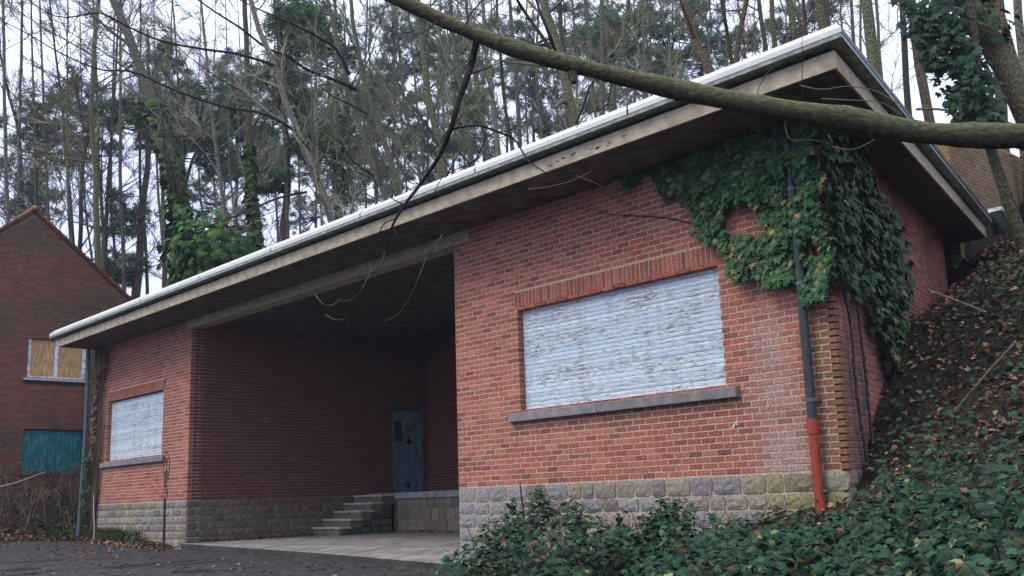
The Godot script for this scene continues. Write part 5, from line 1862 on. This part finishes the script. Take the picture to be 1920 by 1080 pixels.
	for k in 26:
		m.col = vary(Color(0.10, 0.075, 0.055), 0.4)
		var x := rnd(-14.35, -13.75)
		var q := []
		for i in 6:
			q.append(Vector3(lerpf(-14.2, x, clampf(i / 2.5, 0.2, 1.0)) + rnd(-0.06, 0.06), lerpf(-0.5, rnd(3.4, 4.08), i / 5.0), rnd(0.02, 0.12)) - cr.position)
		m.tube(spline(q, 12), range(13).map(func(i): return lerpf(0.012, 0.004, i / 12.0)), 4, 0.1, k)
	var cs2 := part("stems", m.commit(), M.twig, cr)
	cs2.set_meta("kind", "stuff")
	var lst := []
	for k in 1100:
		var y := lerpf(4.08, 0.0, pow(rng.randf(), 1.5))
		var wdt := lerpf(0.16, 0.75, smoothstep(2.6, 3.9, y))
		var p := Vector3(-14.4 + rng.randf() * rng.randf() * wdt * 1.3, y, 0.02 + rng.randf() * 0.12)
		var c := [Color(0.11, 0.075, 0.05), Color(0.16, 0.11, 0.075), Color(0.06, 0.045, 0.03)][k % 3] as Color
		if y < 1.4 and rng.randf() < 0.8:
			c = Color(0.025, 0.055, 0.025)
			p.x = -14.5 + rnd(0, 0.22); p.z = rnd(0.02, 0.3)
		lst.append([Transform3D(basis_facing(Vector3(rnd(-0.5, 0.7), rnd(-0.2, 0.6), 1.0), PI + rnd(-0.9, 0.9), rnd(0.05, 0.12)), p - cr.position), vary(c, 0.35)])
	scatter_leaves(cr, "creeper_leaves", lst, B.ivy, M.dry, 0, "leaf")
	# pale dead stalk before the plinth, a weed and a heap of leaves by the post
	var sb := P(176, 1002, 24.0)
	sb = Vector3(-13.2, ground_y(-13.2, 0.4), 0.4)
	m = MB.new()
	m.col = Color(0.42, 0.37, 0.33)
	m.tube(spline([Vector3.ZERO, Vector3(0.02, 0.4, 0), Vector3(0.0, 0.75, 0.03), Vector3(-0.06, 1.12, 0.02)], 8), range(9).map(func(i): return lerpf(0.018, 0.012, i / 8.0)), 6, 0.1, 2)
	var stalk := part("dead_stalk", m.commit(), M.twig, self)
	stalk.position = sb
	tag(stalk, "pale peeled stalk standing before the left wing's plinth", "stalk")
	var wp := Vector3(-11.3, ground_y(-11.3, 0.3), 0.3)
	var weed := thing("weed_clump", "dark leafy weed clump against the left wing's plinth", "weed", wp)
	var wl := []
	for k in 260:
		var q := Vector3(rnd(-1, 1), rnd(0, 1), rnd(-0.7, 0.7))
		wl.append([Transform3D(basis_facing(q + Vector3(0, 0.3, 0.6), rnd(-PI, PI), rnd(0.05, 0.1)), q * Vector3(0.45, 0.36, 0.2) * rnd(0.6, 1)), vary(Color(0.025, 0.045, 0.022).lerp(Color(0.1, 0.1, 0.03), rng.randf() * 0.5), 0.3)])
	scatter_leaves(weed, "weed_leaves", wl, B.oval, M.dry, 0, "leaf")

# ---------------------------------------------------------------- small things
func make_small() -> void:
	# rusty post with loops of bent wire by the left wing's corner
	var p := Vector3(-9.28, ground_y(-9.28, 0.42), 0.42)
	var post := thing("wire_post", "thin rusty post with loops of bent wire before the left wing's corner", "post", p)
	var m := MB.new()
	m.col = Color(0.055, 0.045, 0.042)
	m.tube([Vector3(0, -0.1, 0), Vector3(0.01, 0.5, 0), Vector3(-0.01, 1.12, 0)], [0.03, 0.028, 0.026], 8)
	part("pole", m.commit(), M.metal, post)
	m = MB.new()
	m.col = Color(0.10, 0.05, 0.04)
	for q in [[0.0, 1.1, 0.1, 0.36], [0.02, 1.46, 0.08, 0.3], [0.02, 1.55, 0.15, 0.55]]:
		var ring := []
		for i in 21:
			var a := TAU * i / 20.0
			ring.append(Vector3(q[0] + cos(a) * q[2] * (1.0 + 0.15 * sin(a * 3.0)), q[1] + (sin(a) * 0.5 + 0.5) * q[3], 0.02 * sin(a * 2.0)))
		m.tube(ring, range(21).map(func(_i): return 0.009), 5)
	for k in 3:
		m.tube(spline([Vector3(0.05 * k, 1.2, 0), Vector3(0.08 - 0.06 * k, 1.5, 0.02), Vector3(0.02, 1.75, 0), Vector3(0.1 - 0.05 * k, 1.95, 0.01)], 8), range(9).map(func(_i): return 0.007), 5)
	part("wire_loop", m.commit(), M.metal, post)
	# iron rod standing in the brambles
	var r := Vector3(1.72, ground_y(1.72, 0.3), 0.3)
	m = MB.new()
	m.col = Color(0.015, 0.014, 0.014)
	m.tube([Vector3(0.05, -0.1, 0), Vector3(0.02, 0.6, 0), Vector3(-0.035, 1.03, 0)], [0.016, 0.016, 0.008], 7)
	var rod := part("iron_rod", m.commit(), M.metal, self)
	rod.position = r
	tag(rod, "black iron rod sticking up from the brambles against the plinth", "rod")
	# pale curved piece of plastic lying in the brambles
	var c := P(1812, 975, 5.75)
	m = MB.new()
	m.col = Color(0.38, 0.42, 0.38)
	var prev := []
	for i in 9:
		var a := lerpf(-1.2, 1.2, i / 8.0)
		var row := [Vector3(sin(a) * 0.055, -cos(a) * 0.018, -0.02), Vector3(sin(a) * 0.05, -cos(a) * 0.018 + 0.004, 0.022)]
		if i:
			m.quad(prev[0], row[0], row[1], prev[1], Vector3.UP)
		prev = row
	var scrap := part("plastic_scrap", m.commit(), M.pipe, self)
	scrap.position = c
	tag(scrap, "pale curved scrap of plastic on the brambles at lower right", "litter")
	# fallen sticks on the bank
	for s in [[[1905, 640, 9.4, 1850, 700, 9.0, 1790, 770, 8.7], "straight pale stick lying on the bank brambles", 0.01], [[1740, 545, 11.6, 1790, 562, 11.4, 1850, 585, 11.0], "long dark stick lying on leaf litter below the eaves", 0.016], [[1718, 205, 22.5, 1760, 205, 22.4, 1810, 215, 22.0, 1850, 232, 21.6], "pale fallen bough on the bank top behind the gutter", 0.03]]:
		var q := []
		for i in range(0, s[0].size(), 3):
			q.append(P(s[0][i], s[0][i + 1], s[0][i + 2]))
		m = MB.new()
		m.col = Color(0.16, 0.13, 0.095)
		var o: Vector3 = q[0]
		m.tube(spline(q.map(func(w): return w - o), 8), range(9).map(func(i): return lerpf(s[2], s[2] * 0.5, i / 8.0)), 6, 0.12, 3)
		var st := part("fallen_stick", m.commit(), M.bark, self)
		st.position = o
		tag(st, s[1], "stick", "sticks lying on the bank")

# ---------------------------------------------------------------- scene
func _ready() -> void:
	rng.seed = 20240
	noise.seed = 77
	noise.frequency = 0.03
	noise.fractal_octaves = 4
	var cam := Camera3D.new()
	cam.name = "camera"
	cam_basis = Basis(Vector3.UP, 0.831) * Basis(Vector3.RIGHT, 0.199) * Basis(Vector3.BACK, -0.0327)
	cam.transform = Transform3D(cam_basis, CAM_POS)
	cam.fov = 30.82
	cam.near = 0.05
	cam.far = 800.0
	add_child(cam)
	var env := Environment.new()
	env.background_mode = Environment.BG_SKY
	env.tonemap_mode = Environment.TONE_MAPPER_LINEAR
	env.tonemap_exposure = 1.7
	env.fog_enabled = true
	env.fog_density = 0.0007
	env.fog_light_color = Color(0.86, 0.9, 1.0)
	env.sdfgi_enabled = true
	env.ssao_enabled = true
	env.ssil_enabled = true
	var sm := ProceduralSkyMaterial.new()
	sm.sky_top_color = Color(1.0, 1.04, 1.14)
	sm.sky_horizon_color = Color(0.66, 0.71, 0.89)
	sm.sky_curve = 0.4
	sm.ground_bottom_color = Color(0.12, 0.11, 0.1)
	sm.ground_horizon_color = Color(0.3, 0.3, 0.3)
	sm.sun_angle_max = 1.0
	var f := FastNoiseLite.new()
	f.seed = 5
	f.frequency = 0.008
	f.fractal_octaves = 5
	var src := f.get_seamless_image(512, 256)
	var cover := Image.create(512, 256, false, Image.FORMAT_RGBA8)
	for y in 256:
		for x in 512:
			var g := clampf((src.get_pixel(x, y).r - 0.42) * 2.2, 0.0, 1.0)
			cover.set_pixel(x, y, Color(1, 1, 1, g * 0.35))
	sm.sky_cover = ImageTexture.create_from_image(cover)
	var sky := Sky.new()
	sky.sky_material = sm
	env.sky = sky
	var we := WorldEnvironment.new()
	we.name = "environment"
	we.environment = env
	add_child(we)
	var sun := DirectionalLight3D.new()
	sun.name = "sun"
	sun.light_energy = 0.5
	sun.light_angular_distance = 30.0
	sun.light_color = Color(1.0, 0.97, 0.93)
	sun.shadow_enabled = true
	sun.transform = Transform3D(Basis.looking_at(Vector3(0.3, -1.0, -0.8).normalized()), Vector3(0, 20, 0))
	add_child(sun)
	make_materials()
	make_ground()
	make_hall()
	make_house()
	make_retaining_wall()
	make_forest()
	make_overhang()
	make_plants()
	make_small()
